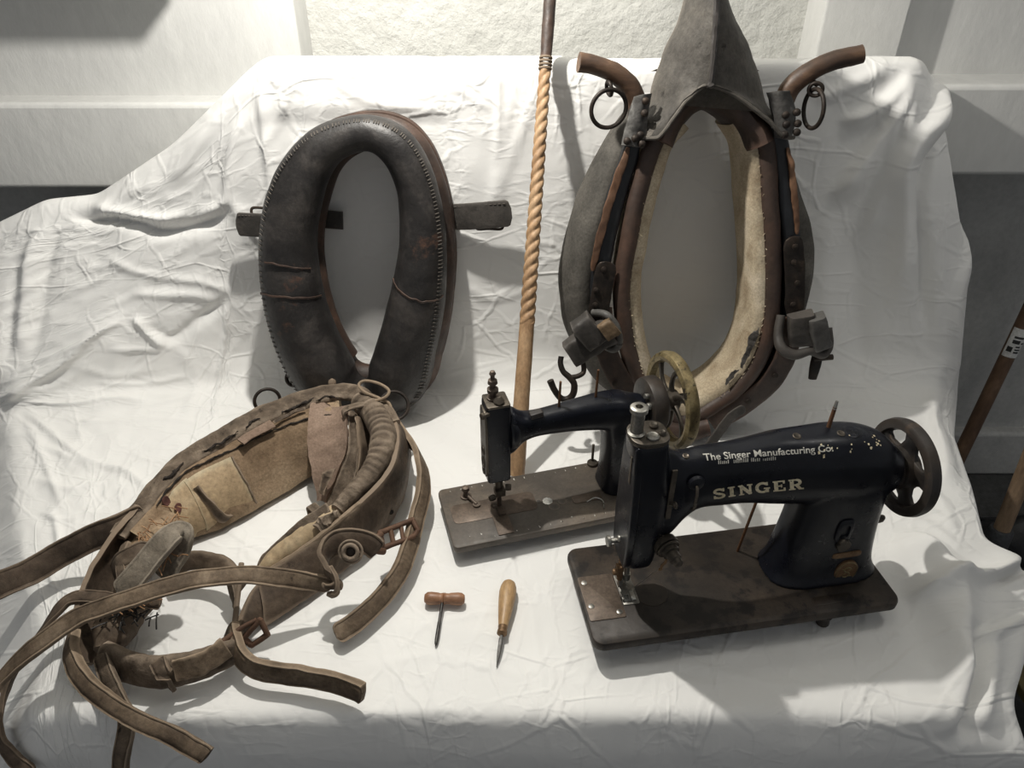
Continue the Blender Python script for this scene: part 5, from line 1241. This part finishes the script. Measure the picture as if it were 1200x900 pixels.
M_LABEL = mk('white_paper_label', [(.55, .55, .53), (.7, .7, .68)], 20, (.6, .7), .1, 100)
M_INK = mk('black_ink', [(.015, .015, .015), (.03, .03, .03)], 20, (.6, .7), .05, 100)
M_BAG = mk('black_bag_plastic', [(.006, .006, .007), (.014, .014, .015)], 8, (.35, .55), .5, 14, bdist=.01)
M_GREYIRON = mk('grey_iron_socket', [(.05, .052, .055), (.09, .092, .098)], 12, (.5, .7), .3, 90, metal=.4)
M_YELLOWWOOD = mk('olive_stained_board', [(.028, .022, .008), (.07, .055, .018), (.12, .095, .03)], 9, (.5, .7), .4, 50, stretch=(1, .3, 1))

# T-handled awl
a, b = PZ(497, 701, .0115), PZ(545, 702, .0115)
ga = root('gimlet', PZ(521, 701, 0), 'small gimlet with reddish wooden cross handle lying on the sheet', 'gimlet')
d = (b - a); L = d.length
obj('handle', lathe([(.0001, 0), (.006, .0008), (.0094, .005), (.0100, .011), (.0090, .022), (.0080, L * .40), (.0086, L * .455), (.0092, L * .47), (.0080, L * .485), (.0094, L * .50), (.0082, L * .53), (.0080, L * .60), (.0090, L - .022), (.0098, L - .011), (.0092, L - .005), (.006, L - .0008), (.0001, L)], a, d, 24), M_REDWOOD, ga)
c0, c1 = PZ(518.5, 705, .0105), PZ(510.5, 757, .003)
obj('shaft', sweep([c0, c0.lerp(c1, .45), c0.lerp(c1, .5), c0.lerp(c1, .88), c1], circ(10), 40, False, (0, 0, 1), 0, [.0024, .0024, .0027, .0028, .0008]), M_BLACKSTEEL, ga)
# awl
ab, at_ = PZ(597, 681, .014), PZ(588, 744, .011)
aw = root('awl', PZ(590, 715, 0), 'awl with pear shaped honey coloured wooden handle and dark pointed blade', 'awl')
d = at_ - ab; L = d.length
obj('handle', lathe([(.0001, 0), (.006, .0012), (.010, .005), (.0125, .013), (.0135, .022), (.0128, .036), (.0110, L * .55), (.0086, L * .74), (.0074, L * .82), (.0070, L * .86)], ab, d, 28), M_AWLWOOD, aw)
obj('ferrule', lathe([(.0070, L * .85), (.0074, L * .86), (.0066, L * .90), (.0074, L * .93), (.0076, L * .98), (.0050, L), (.0025, L * 1.01)], ab, d, 20), M_BRASS, aw)
e1 = PZ(582, 782, .002)
obj('blade', sweep([at_, at_.lerp(e1, .3), at_.lerp(e1, .6), e1], rrect(2, 1.5, 3, 10), 30, False, (0, 0, 1), 0, [.0022, .0030, .0026, .0005]), M_BLACKSTEEL, aw)

# twisted cane leaning on the top of the backrest
sb = PZ(605, 556, .010); se = PY(645.5, -14, 1.425)
cane = root('walking_cane', (sb.x, sb.y, 0), 'slender twisted wooden cane with dark bound handle leaning against the backrest', 'cane')
def cane_r(t):
    v = 556 - 570 * t
    return (.0155 if v > 500 else .0152 - (500 - v) / 500 * .0062)
axis = (se - sb); CL = axis.length; ax_ = axis.normalized(); X_ = ax_.orthogonal().normalized(); Yv = ax_.cross(X_)
def cane_part(t0, t1, n, twist, prof=None):
    R_ = []
    for i in range(n):
        t = t0 + (t1 - t0) * i / (n - 1); r = cane_r(t)
        if prof: r *= prof(t)
        ring = []
        for j in range(24):
            a = 2 * math.pi * j / 24
            g = 1.0
            if twist:
                s_ = math.sin(1.5 * (a - t * CL / .0098))
                g = .78 + .30 * abs(s_) ** .7
            ring.append(sb + ax_ * (t * CL) + (X_ * math.cos(a) + Yv * math.sin(a)) * (r * g))
        R_.append(ring)
    return loft(R_)
obj('shaft', rough(cane_part(0, .34, 30, False), .0006, 40), M_TWIST, cane)
obj('twisted_shaft', cane_part(.33, .845, 420, True), M_TWIST, cane)
obj('grip', rough(cane_part(.87, 1.0, 30, False, lambda t: 1.0 + .18 * min(1, (t - .87) / .06)), .0006, 60), M_BROWNEDGE, cane, label='dark leather bound grip')
for t in (.846, .853, .860, .867):
    obj('binding', torus(sb + ax_ * (t * CL), tuple(ax_), cane_r(t) * 1.0, .0024, 28, 8), M_DUSTLEATHER, cane)

# things standing on the floor beyond the right-hand end
def pole(name, label, cat, top, bot, r0, r1, m, **k):
    return top, bot
t1, b1 = PY(1208, 360, 1.66), PY(1112, 560, 1.60)
dirp = (b1 - t1).normalized()
foot = b1 + dirp * ((b1.z - (FLOOR + .02)) / -dirp.z)
upper = t1 - dirp * .25
br = root('broom_handle', (foot.x, foot.y, FLOOR), 'brown broom handle with white paper label leaning by the grey wall', 'broom handle')
obj('shaft', tube([foot, foot.lerp(upper, .5), upper], .0185, 24, 18), M_POLE, br)
pc = PY(1192, 403, 1.645 - .0)
k_ = (pc - foot).dot(dirp) ; pc = foot + dirp * k_
lab = []
dd = -dirp
u_ = dd.cross(Vector((0, 1, 0))).normalized(); w_ = dd.cross(u_).normalized()
def on_pole(c, h, ang, r): return c + dd * h + (u_ * math.cos(ang) + w_ * math.sin(ang)) * r
front_ang = max([i * .1 for i in range(63)], key=lambda q: -(u_ * math.cos(q) + w_ * math.sin(q)).y)
def pole_patch(c, h0, h1, a0, a1, r, n=12):
    rr = [[on_pole(c, h0 + (h1 - h0) * i / 5, front_ang + a0 + (a1 - a0) * j / n, r) for j in range(n + 1)] + [on_pole(c, h0 + (h1 - h0) * i / 5, front_ang + a0 + (a1 - a0) * j / n, r - .0006) for j in range(n, -1, -1)] for i in range(6)]
    return loft(rr)
pp_ = obj('paper_label', pole_patch(pc, -.035, .045, -1.5, 1.5, .0196), M_LABEL, br)
for h0, h1, a0, a1 in ((-.020, -.006, -1.2, -.55), (-.022, -.017, -.3, .4), (-.014, -.010, -.3, .5), (-.006, -.002, -.3, .3), (.004, .014, -.9, .0), (.018, .024, -.9, .3), (.004, .008, .2, .8)):
    obj('print_mark', pole_patch(pc, h0, h1, a0, a1, .0200, 6), M_INK, pp_)
t2, b2 = PY(1212, 525, 1.30), PY(1172, 625, 1.27)
d2 = (b2 - t2).normalized()
f2 = b2 + d2 * ((b2.z - (FLOOR + .03)) / -d2.z)
sh = root('shovel', (f2.x, f2.y, FLOOR), 'pale wooden shovel handle with grey iron socket beside the sheet', 'shovel')
soc = b2 - d2 * .0
obj('handle', tube([soc, t2 - d2 * .45], .0185, 12, 18), M_POLE2, sh)
obj('socket', lathe([(.024, 0), (.027, .008), (.026, .05), (.023, .12), (.020, .2)], b2 - d2 * .015, d2, 20), M_GREYIRON, sh)
bs = b2 + d2 * .15
n2 = d2.cross(Vector((1, 0, 0))).normalized(); s2 = Vector((1, 0, 0))
bl_ = []
for w, k in ((.03, 0), (.10, .05), (.115, .15), (.10, .25), (.04, .33)):
    kk = min(k, (f2 - bs).length)
    bl_.append([bs + d2 * kk + s2 * (w * x) + n2 * (.012 * (x * x) + .002 * y) for x, y in [(-1, 0), (-.5, 0), (0, 0), (.5, 0), (1, 0), (1, 1), (.5, 1), (0, 1), (-.5, 1), (-1, 1)]])
obj('blade', loft(bl_), M_GREYIRON, sh)
# slumped black bag on the floor behind the socket
bgc = PY(1168, 615, 1.48)
rg = []
for z, w in ((FLOOR, .20), (FLOOR + .04, .25), (FLOOR * .6 + bgc.z * .4, .27), (bgc.z - .06, .23), (bgc.z, .17), (bgc.z + .05, .09), (bgc.z + .075, .03)):
    rg.append([Vector((bgc.x + .09 + w * math.cos(q), 1.44 + w * .42 * math.sin(q), z)) for q in [2 * math.pi * i / 40 for i in range(40)]])
rg = [[Vector(rg_) for rg_ in r] for r in zip(*[catmull([list(col) for col in c_], 30) for c_ in zip(*rg)])]
bag = obj('bag', rough(loft(rg), .014, 8), M_BAG, origin=(bgc.x + .09, 1.44, FLOOR))
tag(bag, 'slumped black plastic bag on the floor behind the shovel', 'bag')
# olive boards at the lower right, standing on the floor
p0, p1 = PZ(1185, 905, -.40), PZ(1230, 800, -.40)
mid_ = (p0 + p1) / 2
cr_ = root('wooden_crate', (mid_.x + .12, mid_.y, FLOOR), 'olive stained wooden crate on the floor at lower right corner', 'crate')
for i in range(3):
    obj('plank', box((mid_.x + .06 + .075 * i, mid_.y, -.41), (.068, .5, .022)), M_YELLOWWOOD, cr_, bevel=.003)
for y in (-.235, .235):
    obj('end_board', box((mid_.x + .135, mid_.y + y, (FLOOR - .421) / 2), (.22, .02, -.422 - FLOOR)), M_YELLOWWOOD, cr_, bevel=.003)
